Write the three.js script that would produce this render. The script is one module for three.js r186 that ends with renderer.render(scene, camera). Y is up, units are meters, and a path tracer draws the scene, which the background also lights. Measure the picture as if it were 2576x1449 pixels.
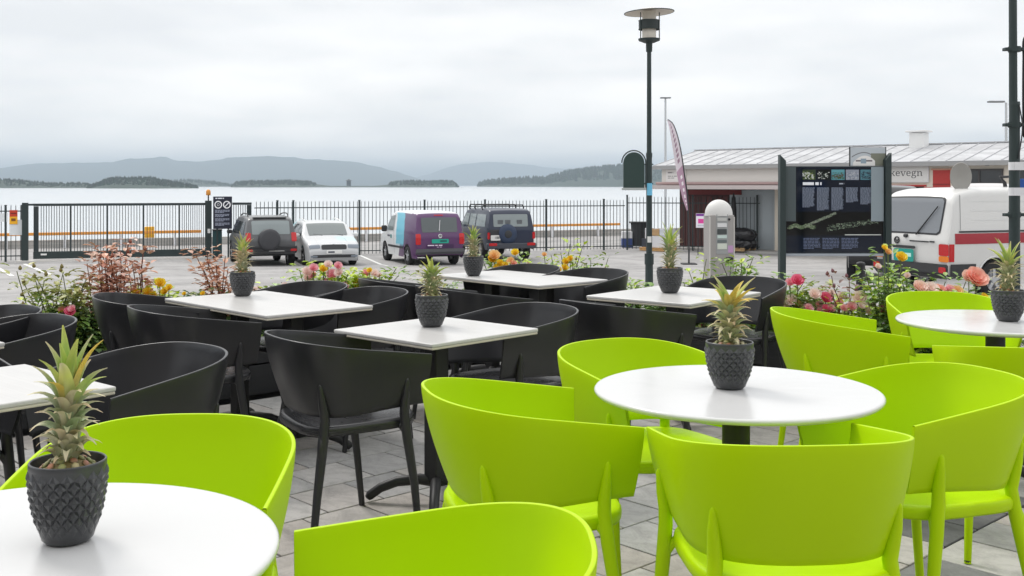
import * as THREE from 'three';
import { mergeGeometries } from 'three/addons/utils/BufferGeometryUtils.js';
import { RoundedBoxGeometry } from 'three/addons/geometries/RoundedBoxGeometry.js';
import { ImprovedNoise } from 'three/addons/math/ImprovedNoise.js';

// ---------------------------------------------------------------- camera, sky, sun, exposure
const W = 1024, H = 576;
const FPX = 2641, CX = 1288, HY = 466, EYE = 1.363;           // focal length and horizon on a 2576 x 1449 frame, eye height in metres
const scene = new THREE.Scene();
const camera = new THREE.PerspectiveCamera(2 * Math.atan(724.5 / FPX) * 180 / Math.PI, W / H, 0.05, 60000);
camera.position.set(0, EYE, 0);
camera.lookAt(0, EYE, -10);
camera.setViewOffset(W, H, 0, (724.5 - HY) * H / 1449, W, H);   // shift lens: verticals stay upright
const renderer = new THREE.WebGLRenderer({ antialias: true });
renderer.setSize(W, H);
renderer.toneMapping = THREE.LinearToneMapping;
renderer.toneMappingExposure = 1.0;
renderer.shadowMap.enabled = true;

const noise = new ImprovedNoise();
function fbm(x, y, z, o = 4) { let s = 0, a = 0.5; for (let i = 0; i < o; i++) { s += a * noise.noise(x, y, z); x *= 2.03; y *= 2.03; z *= 2.03; a *= 0.5; } return s; }
function rng(seed) { let s = seed >>> 0; return () => { s = (s + 0x6D2B79F5) >>> 0; let t = s; t = Math.imul(t ^ (t >>> 15), t | 1); t ^= t + Math.imul(t ^ (t >>> 7), t | 61); return ((t ^ (t >>> 14)) >>> 0) / 4294967296; }; }
const lerp = (a, b, t) => a + (b - a) * t, clamp = (x, a, b) => Math.min(b, Math.max(a, x));
const sstep = (a, b, x) => { const t = clamp((x - a) / (b - a), 0, 1); return t * t * (3 - 2 * t); };

{ // overcast sky, layered stratus
  const w = 2048, h = 1024, d = new Float32Array(w * h * 4);
  for (let j = 0; j < h; j++) {
    const el = ((j + 0.5) / h - 0.5) * Math.PI, se = Math.sin(el), ce = Math.cos(el);
    for (let i = 0; i < w; i++) {
      const az = ((i + 0.5) / w - 0.5) * 2 * Math.PI, k = (j * w + i) * 4;
      const dx = Math.cos(az) * ce, dz = Math.sin(az) * ce;
      const t = Math.max(0, se);
      // project on a cloud deck so that the layers flatten towards the horizon
      const q = 1 / (t + 0.13), n1 = fbm(dx * q * 0.85 + 3.1, t * 11, dz * q * 0.85 + 8.2, 5), n2 = fbm(dx * q * 2.2 + 11, t * 26, dz * q * 2.2 - 4, 5);
      const n = clamp(0.5 + 1.5 * n1 + 0.6 * n2, 0, 1);
      const lum = lerp(1.24, 1.02, sstep(0, 0.15, t)) + 0.20 * (1 - sstep(0, 0.06, t)) + 0.42 * sstep(0.14, 1, t);
      const L = 1.17 * lum * (0.84 + 0.20 * n);
      const bl = (1 - n) * 0.03 - 0.012 - 0.05 * (1 - sstep(0, 0.16, t));           // thinner cloud is a little bluer
      let r = L * (1 - bl), g = L * (1 - bl * 0.28), b = L * (1 + bl * 0.55);
      if (se < 0) { const f = 0.55; r = 0.6 * f; g = 0.62 * f; b = 0.64 * f; }
      d[k] = r; d[k + 1] = g; d[k + 2] = b; d[k + 3] = 1;
    }
  }
  const t = new THREE.DataTexture(d, w, h, THREE.RGBAFormat, THREE.FloatType);
  t.mapping = THREE.EquirectangularReflectionMapping; t.magFilter = THREE.LinearFilter; t.minFilter = THREE.LinearFilter; t.needsUpdate = true;
  scene.background = t; scene.environment = t;
}
const sun = new THREE.DirectionalLight(new THREE.Color(1, 0.965, 0.91), 1.7);
sun.position.set(-22, 46, -34); sun.target.position.set(0, 0, -6); scene.add(sun, sun.target);
sun.castShadow = true; sun.shadow.radius = 28; sun.shadow.mapSize.set(2048, 2048);
Object.assign(sun.shadow.camera, { left: -30, right: 30, top: 40, bottom: -20, near: 1, far: 140 });
scene.fog = new THREE.FogExp2(new THREE.Color(0.73, 0.87, 1.0), 0.00016);

// ---------------------------------------------------------------- helpers
const V = (x, y, z) => new THREE.Vector3(x, y, z);
const used = {};
function numbered(n) { const k = (used[n] = (used[n] ?? -1) + 1); return k ? `${n}_${String(k).padStart(3, '0')}` : n; }
function tag(o, label, category, group) { o.userData.label = label; o.userData.category = category; if (group) o.userData.group = group; return o; }
function thing(name, label, category, pos = [0, 0, 0], turn = 0, group) {
  const o = new THREE.Group(); o.name = numbered(name); o.position.set(...pos); o.rotation.y = turn; scene.add(o);
  return tag(o, label, category, group);
}
function fix(g) { if (g.index) g = g.toNonIndexed(); for (const k of Object.keys(g.attributes)) if (!['position', 'normal', 'uv', 'color'].includes(k)) g.deleteAttribute(k); return g; }
function merge(list) {
  list = list.map(fix); const col = list.some(g => g.attributes.color);
  for (const g of list) {
    const n = g.attributes.position.count;
    if (!g.attributes.uv) g.setAttribute('uv', new THREE.BufferAttribute(new Float32Array(n * 2), 2));
    if (col && !g.attributes.color) g.setAttribute('color', new THREE.BufferAttribute(new Float32Array(n * 3).fill(1), 3));
    if (!col) g.deleteAttribute('color');
  }
  return list.length === 1 ? list[0] : mergeGeometries(list, false);
}
function part(name, geo, mat, parent) {
  const m = new THREE.Mesh(Array.isArray(geo) ? merge(geo) : geo, mat); m.name = name; m.castShadow = m.receiveShadow = true; if (parent) parent.add(m); return m;
}
function single(name, label, category, geo, mat, group) { const m = part(numbered(name), geo, mat, scene); return tag(m, label, category, group); }
function struct(name, geo, mat) { const m = part(numbered(name), geo, mat, scene); m.userData.kind = 'structure'; return m; }
const bx = (w, h, d, x = 0, y = 0, z = 0, r = 0) => (r > 0 ? new RoundedBoxGeometry(w, h, d, 2, Math.min(r, w / 2.01, h / 2.01, d / 2.01)) : new THREE.BoxGeometry(w, h, d)).translate(x, y, z);
const cyl = (r0, r1, h, x = 0, y = 0, z = 0, n = 16) => new THREE.CylinderGeometry(r1, r0, h, n).translate(x, y + h / 2, z);
// tube through points with a radius at every point, optionally flattened
function limb(pts, rad, n = 8, flat = 1, cap = true) {
  const P = pts.map(p => p.isVector3 ? p : V(...p)), pos = [], idx = [];
  let up = V(0, 0, 1);
  P.forEach((p, i) => {
    const t = P[Math.min(i + 1, P.length - 1)].clone().sub(P[Math.max(i - 1, 0)]).normalize();
    if (Math.abs(t.dot(up)) > 0.95) up = V(1, 0, 0);
    const a = up.clone().addScaledVector(t, -up.dot(t)).normalize(), b = t.clone().cross(a); up = a;
    for (let k = 0; k < n; k++) { const th = k / n * 2 * Math.PI, q = p.clone().addScaledVector(a, Math.cos(th) * rad[i]).addScaledVector(b, Math.sin(th) * rad[i] * flat); pos.push(q.x, q.y, q.z); }
  });
  for (let i = 0; i < P.length - 1; i++) for (let k = 0; k < n; k++) { const a = i * n + k, b = i * n + (k + 1) % n; idx.push(a, b, a + n, b, b + n, a + n); }
  if (cap) for (const [i, s] of [[0, 1], [P.length - 1, 0]]) { const c = pos.length / 3; pos.push(P[i].x, P[i].y, P[i].z); for (let k = 0; k < n; k++) { const a = i * n + k, b = i * n + (k + 1) % n; s ? idx.push(c, b, a) : idx.push(c, a, b); } }
  const g = new THREE.BufferGeometry(); g.setAttribute('position', new THREE.Float32BufferAttribute(pos, 3)); g.setIndex(idx); g.computeVertexNormals(); return g;
}
function curve(pts, n = 14) { const c = new THREE.CatmullRomCurve3(pts.map(p => V(...p))); return c.getPoints(n); }
// grid surface f(u,v) -> [x,y,z]
function grid(f, nu, nv, closeU = false, col) {
  const pos = [], uv = [], idx = [], cl = [];
  for (let j = 0; j <= nv; j++) for (let i = 0; i <= nu; i++) { const p = f(i / nu, j / nv); pos.push(p[0], p[1], p[2]); uv.push(i / nu, j / nv); if (col) cl.push(...col(i / nu, j / nv, p)); }
  for (let j = 0; j < nv; j++) for (let i = 0; i < nu; i++) { const a = j * (nu + 1) + i; idx.push(a, a + 1, a + nu + 1, a + 1, a + nu + 2, a + nu + 1); }
  const g = new THREE.BufferGeometry(); g.setAttribute('position', new THREE.Float32BufferAttribute(pos, 3)); g.setAttribute('uv', new THREE.Float32BufferAttribute(uv, 2));
  if (col) g.setAttribute('color', new THREE.Float32BufferAttribute(cl, 3));
  g.setIndex(idx); g.computeVertexNormals(); return g;
}
function extr(pts, depth, bev = 0, seg = 2) {
  const s = new THREE.Shape(pts.map(p => new THREE.Vector2(p[0], p[1])));
  return new THREE.ExtrudeGeometry(s, { depth: depth - 2 * bev, bevelEnabled: bev > 0, bevelSize: bev, bevelThickness: bev, bevelSegments: seg, curveSegments: 8 }).translate(0, 0, bev);
}
const C = (r, g, b) => new THREE.Color().setRGB(r, g, b);
const std = (r, g, b, rough = 0.6, o = {}) => new THREE.MeshStandardMaterial({ color: C(r, g, b), roughness: rough, ...o });
const phy = (r, g, b, rough = 0.4, o = {}) => new THREE.MeshPhysicalMaterial({ color: C(r, g, b), roughness: rough, ...o });
function noiseTex(n, fn, srgb = false) {   // tileable value field as a texture
  const d = new Uint8Array(n * n * 4);
  for (let j = 0; j < n; j++) for (let i = 0; i < n; i++) { const c = fn(i / n, j / n, i, j), k = (j * n + i) * 4; for (let q = 0; q < 3; q++) d[k + q] = clamp((Array.isArray(c) ? c[q] : c) * 255, 0, 255); d[k + 3] = 255; }
  const t = new THREE.DataTexture(d, n, n); t.wrapS = t.wrapT = THREE.RepeatWrapping; t.magFilter = THREE.LinearFilter; t.minFilter = THREE.LinearMipmapLinearFilter; t.generateMipmaps = true; if (srgb) t.colorSpace = THREE.SRGBColorSpace; t.needsUpdate = true; return t;
}
const tn = (u, v, f, o = 4, s = 0) => { const a = u * 2 * Math.PI, b = v * 2 * Math.PI, R = f / 6.283; return fbm(Math.cos(a) * R + s, Math.sin(a) * R + Math.cos(b) * R * 0.7 + s * 1.7, Math.sin(b) * R + s * 0.3, o); };
function canvasTex(w, h, draw) { const c = document.createElement('canvas'); c.width = w; c.height = h; const x = c.getContext('2d'); draw(x, w, h); const t = new THREE.CanvasTexture(c); t.colorSpace = THREE.SRGBColorSpace; t.anisotropy = 8; return t; }
function plate(w, h, tex, x, y, z, o = {}) { return { g: new THREE.PlaneGeometry(w, h).translate(x, y, z), m: new THREE.MeshStandardMaterial({ map: tex, roughness: 0.5, ...o }) }; }
const greek = (x, x0, y0, w, lines, lh, col, r, th = 0.5) => { x.fillStyle = col; for (let i = 0; i < lines; i++) { let q = x0; const end = x0 + w * (i === lines - 1 ? 0.6 : 0.9 + 0.1 * r()); while (q < end) { const l = Math.min(end - q, lh * (0.8 + 2.2 * r())); x.fillRect(q, y0 + i * lh, l, lh * th); q += l + lh * 0.35; } } };

// ground height (falls gently from the terrace to the quay) and positions from a bearing and a depth
const G = d => d < 8.6 ? -0.05 : d < 17 ? lerp(-0.05, -0.58, (d - 8.6) / 8.4) : d < 36 ? lerp(-0.58, -1.36, (d - 17) / 19) : -1.36;
const XP = (px, d) => (px - CX) / FPX * d;
const YP = (py, d) => EYE - (py - HY) / FPX * d;
function onGround(px, py) { let a = 5, b = 80; for (let i = 0; i < 50; i++) { const m = (a + b) / 2; YP(py, m) > G(m) ? a = m : b = m; } return [XP(px, a), a]; }
const heading = t => Math.PI - t;                              // turn that points local +z along (sin t, cos t) in (x, depth)
const deg = Math.PI / 180;
// terrace grid: p runs along u, q along w
const TA = 43 * deg, ux = Math.cos(TA), ud = Math.sin(TA);
const PQ = (p, q) => [ux * p - ud * q, ud * p + ux * q];        // -> x, depth

// ---------------------------------------------------------------- shared surfaces
const nzAsph = noiseTex(512, (u, v) => 0.86 + 0.5 * tn(u, v, 7, 4, 2) + 0.30 * tn(u, v, 60, 3, 7));
const nzFine = noiseTex(256, (u, v) => 0.5 + 0.9 * tn(u, v, 40, 4, 5));
const nzStone = [1, 2, 3, 4].map(s => noiseTex(128, (u, v) => 0.90 + 0.35 * tn(u, v, 6, 4, s * 9.1) + 0.22 * tn(u, v, 40, 3, s)));
const nzStreak = noiseTex(256, (u, v) => 0.9 + 0.1 * tn(u, v * 0.001 + 0.3, 60, 3, 3) + 0.06 * tn(u, v, 8, 3, 1));
const nzSheen = noiseTex(256, (u, v) => 0.82 + 0.5 * tn(u, v, 5, 4, 31) + 0.3 * tn(u, v, 30, 3, 17));
const tx = (t, rx, ry) => { const c = t.clone(); c.repeat.set(rx, ry); c.needsUpdate = true; return c; };

const M = {
  green: phy(0.45, 0.67, 0.0, 0.5, { specularIntensity: 0.34, roughnessMap: nzSheen, bumpMap: tx(nzFine, 14, 14), bumpScale: 0.00008 }),
  black: phy(0.023, 0.023, 0.026, 0.34, { roughnessMap: nzSheen, bumpMap: tx(nzFine, 14, 14), bumpScale: 0.00008 }),
  top: phy(0.61, 0.61, 0.61, 0.24, { roughnessMap: nzSheen }),
  topSq: phy(0.61, 0.60, 0.585, 0.3, { map: tx(nzStreak, 1, 1) }),
  topEdge: std(0.60, 0.56, 0.47, 0.6),
  iron: std(0.018, 0.018, 0.02, 0.5, { metalness: 0.1 }),
  pot: phy(0.046, 0.048, 0.052, 0.30),
  postGreen: std(0.018, 0.032, 0.032, 0.5),
  fence: std(0.022, 0.034, 0.036, 0.5),
  tyre: std(0.016, 0.016, 0.017, 0.85), trim: std(0.03, 0.031, 0.034, 0.6), alloy: std(0.5, 0.51, 0.53, 0.35, { metalness: 0.6 }),
  glass: phy(0.035, 0.042, 0.046, 0.06), glassLight: phy(0.24, 0.275, 0.28, 0.1), chrome: std(0.7, 0.71, 0.72, 0.2, { metalness: 0.9 }),
  redLamp: phy(0.5, 0.012, 0.015, 0.2), amber: phy(0.75, 0.2, 0.01, 0.25), lampClear: phy(0.22, 0.25, 0.29, 0.12),
  white: std(0.78, 0.78, 0.77, 0.6), cream: std(0.70, 0.67, 0.61, 0.8), red: std(0.42, 0.035, 0.03, 0.6), orange: std(0.72, 0.30, 0.05, 0.6),
  plateGreen: std(0.01, 0.34, 0.27, 0.5), wood: std(0.42, 0.28, 0.14, 0.8), sackWhite: std(0.7, 0.7, 0.72, 0.8), card: std(0.45, 0.29, 0.15, 0.85),
};
M.asphalt = std(0.355, 0.345, 0.34, 0.78, { map: tx(nzAsph, 0.45, 0.45), bumpMap: tx(nzFine, 3, 3), bumpScale: 0.003 });
M.concrete = std(0.46, 0.45, 0.43, 0.85, { map: tx(nzAsph, 2, 2) });

// ---------------------------------------------------------------- land and water
const quayEdge = x => 46.5 + 0.44 * (x + 19.2);                 // depth of the quay's edge at x
{
  const pos = [], uv = [], idx = [], xs = [], nd = 60;
  for (let x = -70; x <= 70; x += 2) xs.push(x);
  for (const x of xs) for (let j = 0; j <= nd; j++) { const e = Math.max(quayEdge(x), 20), d = lerp(-14, e, j / nd); const dd = j === nd ? e : d; pos.push(x, G(dd), -dd); uv.push(x / 4, dd / 4); }
  for (let i = 0; i < xs.length - 1; i++) for (let j = 0; j < nd; j++) { const a = i * (nd + 1) + j; idx.push(a, a + nd + 1, a + 1, a + 1, a + nd + 1, a + nd + 2); }
  const g = new THREE.BufferGeometry(); g.setAttribute('position', new THREE.Float32BufferAttribute(pos, 3)); g.setAttribute('uv', new THREE.Float32BufferAttribute(uv, 2)); g.setIndex(idx); g.computeVertexNormals();
  struct('car_park', g, M.asphalt);
  const w = []; for (let i = 0; i < xs.length - 1; i++) { const a = [xs[i], Math.max(quayEdge(xs[i]), 20)], b = [xs[i + 1], Math.max(quayEdge(xs[i + 1]), 20)]; w.push(grid((u, v) => [lerp(a[0], b[0], u), lerp(-6, -1.361, v), -lerp(a[1], b[1], u)], 1, 1)); }
  struct('quay_wall', w, M.concrete);
}
{ // fjord
  const n = noiseTex(512, (u, v) => 0.5 + 0.9 * tn(u, v, 26, 5, 12));
  const t1 = tx(n, 1, 1);
  const g = grid((u, v) => { const d = 30 + 30000 * Math.pow(v, 3.2); return [(u - 0.5) * (500 + d * 2.2), -3.4, -d]; }, 40, 60);
  const p = g.attributes.position, uv = g.attributes.uv; for (let i = 0; i < p.count; i++) uv.setXY(i, p.getX(i) / 22, p.getZ(i) / 22);
  struct('water', g, phy(0.50, 0.53, 0.555, 0.2, { bumpMap: t1, bumpScale: 0.012 }));
}
// ridges: outline given as [bearing px, skyline px] on the 2576 frame at a distance
const interp = (o, x) => { if (x <= o[0][0]) return o[0][1]; for (let i = 1; i < o.length; i++) if (x <= o[i][0]) { const t = (x - o[i - 1][0]) / (o[i][0] - o[i - 1][0]); return lerp(o[i - 1][1], o[i][1], t * t * (3 - 2 * t) * 0.5 + t * 0.5); } return o[o.length - 1][1]; };
function ridge(name, line, D, depth, mat, rough, seed, woods) {
  const x0 = line[0][0], x1 = line[line.length - 1][0];
  const top = (px) => YP(interp(line, px), D) + 3.4;
  const g = grid((u, v) => {
    const px = lerp(x0, x1, u), h = Math.max(0.2, top(px)), c = Math.sin(Math.PI * Math.min(1, v * 1.0)), d = D + (v - 0.5) * depth;
    const k = Math.pow(c, 0.8), n = rough * h * fbm(px * 0.03 + seed, v * 5, seed * 3.3, 4) * Math.min(1, 3 * k) * (Math.abs(v - 0.5) < 0.03 ? 0.25 : 1);
    return [XP(px, D) * (d / D), -3.6 + (h + 0.2) * k + n, -d];
  }, 90, 24);
  return struct(name, g, mat);
}
const s = 1 / 1.4907;
const pxl = a => a.map(([x, y]) => [x * s, y * s]);
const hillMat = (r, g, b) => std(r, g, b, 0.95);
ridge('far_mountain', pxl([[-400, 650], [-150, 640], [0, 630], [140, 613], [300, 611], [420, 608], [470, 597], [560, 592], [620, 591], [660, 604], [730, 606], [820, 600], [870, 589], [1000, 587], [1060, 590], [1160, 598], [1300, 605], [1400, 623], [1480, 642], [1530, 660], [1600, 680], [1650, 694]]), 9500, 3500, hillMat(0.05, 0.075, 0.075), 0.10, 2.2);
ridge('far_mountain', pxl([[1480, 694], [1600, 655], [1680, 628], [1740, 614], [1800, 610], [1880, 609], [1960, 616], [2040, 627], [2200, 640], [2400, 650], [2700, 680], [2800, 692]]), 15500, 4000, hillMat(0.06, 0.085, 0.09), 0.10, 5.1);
const nearHill = ridge('hill', pxl([[1795, 694], [1820, 686], [1900, 678], [2000, 672], [2040, 672], [2090, 660], [2140, 645], [2190, 640], [2230, 633], [2290, 628], [2350, 625], [2480, 632], [2700, 650], [2900, 690]]), 3600, 900, hillMat(0.03, 0.05, 0.035), 0.05, 7.4);
const isles = [
  [[[-200, 700], [-100, 690], [0, 676], [60, 676], [120, 684], [200, 690], [300, 688], [370, 700]], 1900, 300],
  [[[330, 703], [370, 690], [400, 676], [440, 670], [560, 670], [610, 678], [650, 688], [700, 695], [740, 703]], 1700, 260],
  [[[560, 703], [620, 682], [700, 676], [790, 682], [860, 694], [900, 703]], 3600, 500],
  [[[868, 701], [885, 686], [930, 682], [1080, 680], [1150, 682], [1180, 690], [1240, 697], [1320, 697], [1400, 697], [1450, 693], [1475, 684], [1520, 681], [1600, 682], [1700, 682], [1712, 692], [1716, 698]], 2500, 350],
];
isles.forEach(([l, D, dep], i) => ridge('island', pxl(l), D, dep, hillMat(0.035, 0.055, 0.04), 0.05, 11 + i * 3));
{ // woods on the islands and the near hill: one mass per shore
  const parts = [new THREE.ConeGeometry(1, 2.2, 6).translate(0, 0.6, 0), new THREE.IcosahedronGeometry(0.9, 1)];
  const r0 = rng(4); for (const g of parts) { const p = g.attributes.position; for (let i = 0; i < p.count; i++) p.setXYZ(i, p.getX(i) * (0.8 + 0.4 * r0()), p.getY(i) * (0.85 + 0.3 * r0()), p.getZ(i) * (0.8 + 0.4 * r0())); }
  const blob = merge(parts.map((g, i) => i ? g.translate(0.7, -0.3, 0.1) : g)); blob.computeVertexNormals();
  const wood = (line, D, dep, n, hgt, seed, lab, skip) => {
    const r = rng(seed), L = pxl(line), x0 = L[0][0], x1 = L[L.length - 1][0], im = new THREE.InstancedMesh(blob, std(0.030, 0.050, 0.036, 0.95), n), m = new THREE.Matrix4(), q = new THREE.Quaternion(), c = new THREE.Color();
    for (let i = 0; i < n; i++) {
      let px; do px = lerp(x0, x1, r()); while (skip && skip(px));
      const v = 0.08 + 0.5 * r(), d = D + (v - 0.5) * dep, h = Math.max(0.2, YP(interp(L, px), D) + 3.4), k = Math.pow(Math.sin(Math.PI * v), 0.8), sz = hgt * (0.5 + 0.7 * r());
      m.compose(V(XP(px, d), -3.6 + h * k + sz * 0.1, -d), q.setFromAxisAngle(V(0, 1, 0), r() * 6.28), V(sz * 0.75, sz * 0.8, sz * 0.75)); im.setMatrixAt(i, m); im.setColorAt(i, c.setRGB(0.75 + 0.5 * r(), 0.8 + 0.4 * r(), 0.75 + 0.4 * r()));
    }
    im.name = numbered('wood'); im.userData.kind = 'stuff'; tag(im, lab, 'wood'); scene.add(im);
  };
  wood(isles[0][0], isles[0][1], isles[0][2], 420, 2.8, 21, 'hazy wood on the low island at the left edge of the fjord');
  wood(isles[1][0], isles[1][1], isles[1][2], 650, 3.0, 22, 'dark wood on the rounded island left of the gate sign');
  wood(isles[3][0], isles[3][1], isles[3][2], 900, 3.4, 23, 'wood on the long flat island above the parked cars', px => px > 1185 * s && px < 1460 * s);
  wood([[1795, 694], [1820, 686], [1900, 678], [2000, 672], [2040, 672], [2090, 660], [2140, 645], [2190, 640], [2230, 633], [2290, 628], [2350, 625], [2480, 632], [2700, 650], [2900, 690]], 3600, 900, 1900, 8, 24, 'dark wood on the hill behind the street lamp');
  wood(isles[2][0], isles[2][1], isles[2][2], 300, 5, 25, 'paler wood on the farther island behind the rounded one');
}
{ const d = 2450, b = thing('beacon_hut', 'tiny dark hut on the low spit between two wooded islands', 'hut', [XP(1308 * s, d), YP(697 * s, d) , -d]); part('wall', bx(9, 12, 8, 0, 6, 0), std(0.04, 0.045, 0.05, 0.9), b); part('roof', new THREE.ConeGeometry(10, 4, 4).rotateY(Math.PI / 4).translate(0, 14, 0), std(0.05, 0.05, 0.05, 0.9), b); }

// painted bay lines
for (const [a, b, l] of [[[-12, 670], [31, 695], 'faded white bay line at the left edge of the car park'], [[62, 664], [127, 691], 'white bay line ending at the left gate post'], [[906, 643], [975, 669], 'white bay line between the white car and the purple van'], [[537, 640], [560, 652], 'short white bay line at the gate sign post']]) {
  const A = onGround(...a), B = onGround(...b), L = Math.hypot(B[0] - A[0], B[1] - A[1]), nx = -(B[1] - A[1]) / L * 0.06, nd = (B[0] - A[0]) / L * 0.06;
  const g = grid((u, v) => { const x = lerp(A[0], B[0], v) + nx * (u * 2 - 1), d = lerp(A[1], B[1], v) + nd * (u * 2 - 1); return [x, G(d) + 0.006, -d]; }, 1, 16);
  struct('road_marking', g, std(0.72, 0.72, 0.70, 0.8)).userData.label = l;
}

// ---------------------------------------------------------------- terrace of stone pavers
{
  const base = new THREE.PlaneGeometry(16, 16).rotateX(-Math.PI / 2);
  const [cx, cd] = PQ(-1.9, -1.3); base.rotateY(TA).translate(cx, -0.032, -cd);
  const terrace = struct('terrace', base, std(0.13, 0.125, 0.12, 0.95));
  const sp = 0.287, sq = 0.324, gap = 0.008, r = rng(77), list = [];
  const shapes = [0, 1, 2].map(i => { const g = new RoundedBoxGeometry(sp - gap, 0.04, sq - gap, 1, 0.004); g.translate(0, -0.02, 0); const p = g.attributes.position; const rr = rng(i + 5); return g; });
  const tones = [[0.456, 0.446, 0.43], [0.409, 0.403, 0.393], [0.5, 0.483, 0.467], [0.436, 0.403, 0.377], [0.383, 0.377, 0.372], [0.467, 0.441, 0.419]];
  const mats = tones.map((t, i) => std(...t, 0.8, { map: nzStone[i % 4], bumpMap: nzStone[(i + 1) % 4], bumpScale: 0.0025 }));
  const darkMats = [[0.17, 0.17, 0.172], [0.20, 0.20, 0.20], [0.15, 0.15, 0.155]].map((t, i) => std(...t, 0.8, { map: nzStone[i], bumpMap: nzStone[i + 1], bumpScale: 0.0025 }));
  for (let j = -30; j < 20; j++) {
    const off = (j & 1 ? 0.5 : 0) * sp + (r() - 0.5) * 0.06;
    for (let i = -26; i < 22; i++) {
      const p = i * sp + off, q = j * sq; if (p > 5.6 || q > 5.98) { r(); r(); r(); continue; }
      const [x, d] = PQ(p, q), px = CX + x / Math.max(d, 0.1) * FPX, py = HY + EYE / Math.max(d, 0.1) * FPX;
      const vis = d > 1.5 && px > -250 && px < 2826 && py < 1700;
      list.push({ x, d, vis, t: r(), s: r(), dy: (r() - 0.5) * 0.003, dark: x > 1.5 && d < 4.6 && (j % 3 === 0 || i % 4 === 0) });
    }
  }
  const seen = list.filter(o => o.vis).sort((a, b) => a.d - b.d), singles = new Set(seen.slice(0, 300));
  const rest = [];
  for (const o of list) {
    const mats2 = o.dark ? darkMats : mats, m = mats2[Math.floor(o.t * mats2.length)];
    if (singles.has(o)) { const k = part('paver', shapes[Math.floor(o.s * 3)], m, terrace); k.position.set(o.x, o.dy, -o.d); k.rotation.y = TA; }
    else if (o.d > -4) rest.push(o);
  }
  const im = new THREE.InstancedMesh(shapes[0], std(1, 1, 1, 0.8, { map: nzStone[0], bumpMap: nzStone[1], bumpScale: 0.0025 }), rest.length), mm = new THREE.Matrix4(), q = new THREE.Quaternion().setFromAxisAngle(V(0, 1, 0), TA), c = new THREE.Color();
  rest.forEach((o, i) => { mm.compose(V(o.x, o.dy, -o.d), q, V(1, 1, 1)); im.setMatrixAt(i, mm); im.setColorAt(i, c.setRGB(...tones[Math.floor(o.t * 6)])); });
  im.name = 'paver'; im.userData.kind = 'stuff'; terrace.add(im);
}

struct('restaurant_wall', [bx(26, 6.0, 0.3, 0, 2.95, 5.2)], std(0.30, 0.285, 0.27, 0.8));
// ---------------------------------------------------------------- distant street: gate, fences, rail
const FA = [-17.3, 37.6], FB = [4.73, 44.3], FT = Math.atan2(FB[1] - FA[1], FB[0] - FA[0]);    // fence line
const fenceAt = px => { const k = (px - CX) / FPX, dx = Math.cos(FT), dd = Math.sin(FT), t = (k * FA[1] - FA[0]) / (dx - k * dd); return [FA[0] + dx * t, FA[1] + dd * t, t]; };
const picketGeo = merge([new THREE.CylinderGeometry(0.011, 0.011, 1, 6).translate(0, 0.5, 0)]);
function picketFence(name, label, A, B, o) {
  const L = Math.hypot(B[0] - A[0], B[1] - A[1]), a = Math.atan2(B[1] - A[1], B[0] - A[0]);
  const f = thing(name, label, o.cat || 'fence', [A[0], -1.36, -A[1]], a);
  const n = Math.max(2, Math.round(L / o.step));
  const tip = o.tip ? merge([new THREE.CylinderGeometry(0.013, 0.013, 1, 6).translate(0, 0.5, 0), new THREE.ConeGeometry(0.014, 0.03, 6).translate(0, 1.013, 0)]) : picketGeo;
  for (let i = 0; i < n; i++) { const m = part('picket', tip, M.fence, f); m.position.set((i + 0.5) * L / n, o.y0, 0); m.scale.set(1, o.y1 - o.y0, 1); }
  for (const y of o.rails) part('rail', bx(L, 0.04, 0.03, L / 2, y, 0.0), M.fence, f);
  for (const x of o.posts || []) part('post', [bx(0.07, o.ph || 2.15, 0.07, x * L, (o.ph || 2.15) / 2, 0, 0.006), bx(0.09, 0.02, 0.09, x * L, (o.ph || 2.15) + 0.011, 0)], M.fence, f);
  return f;
}
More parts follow.
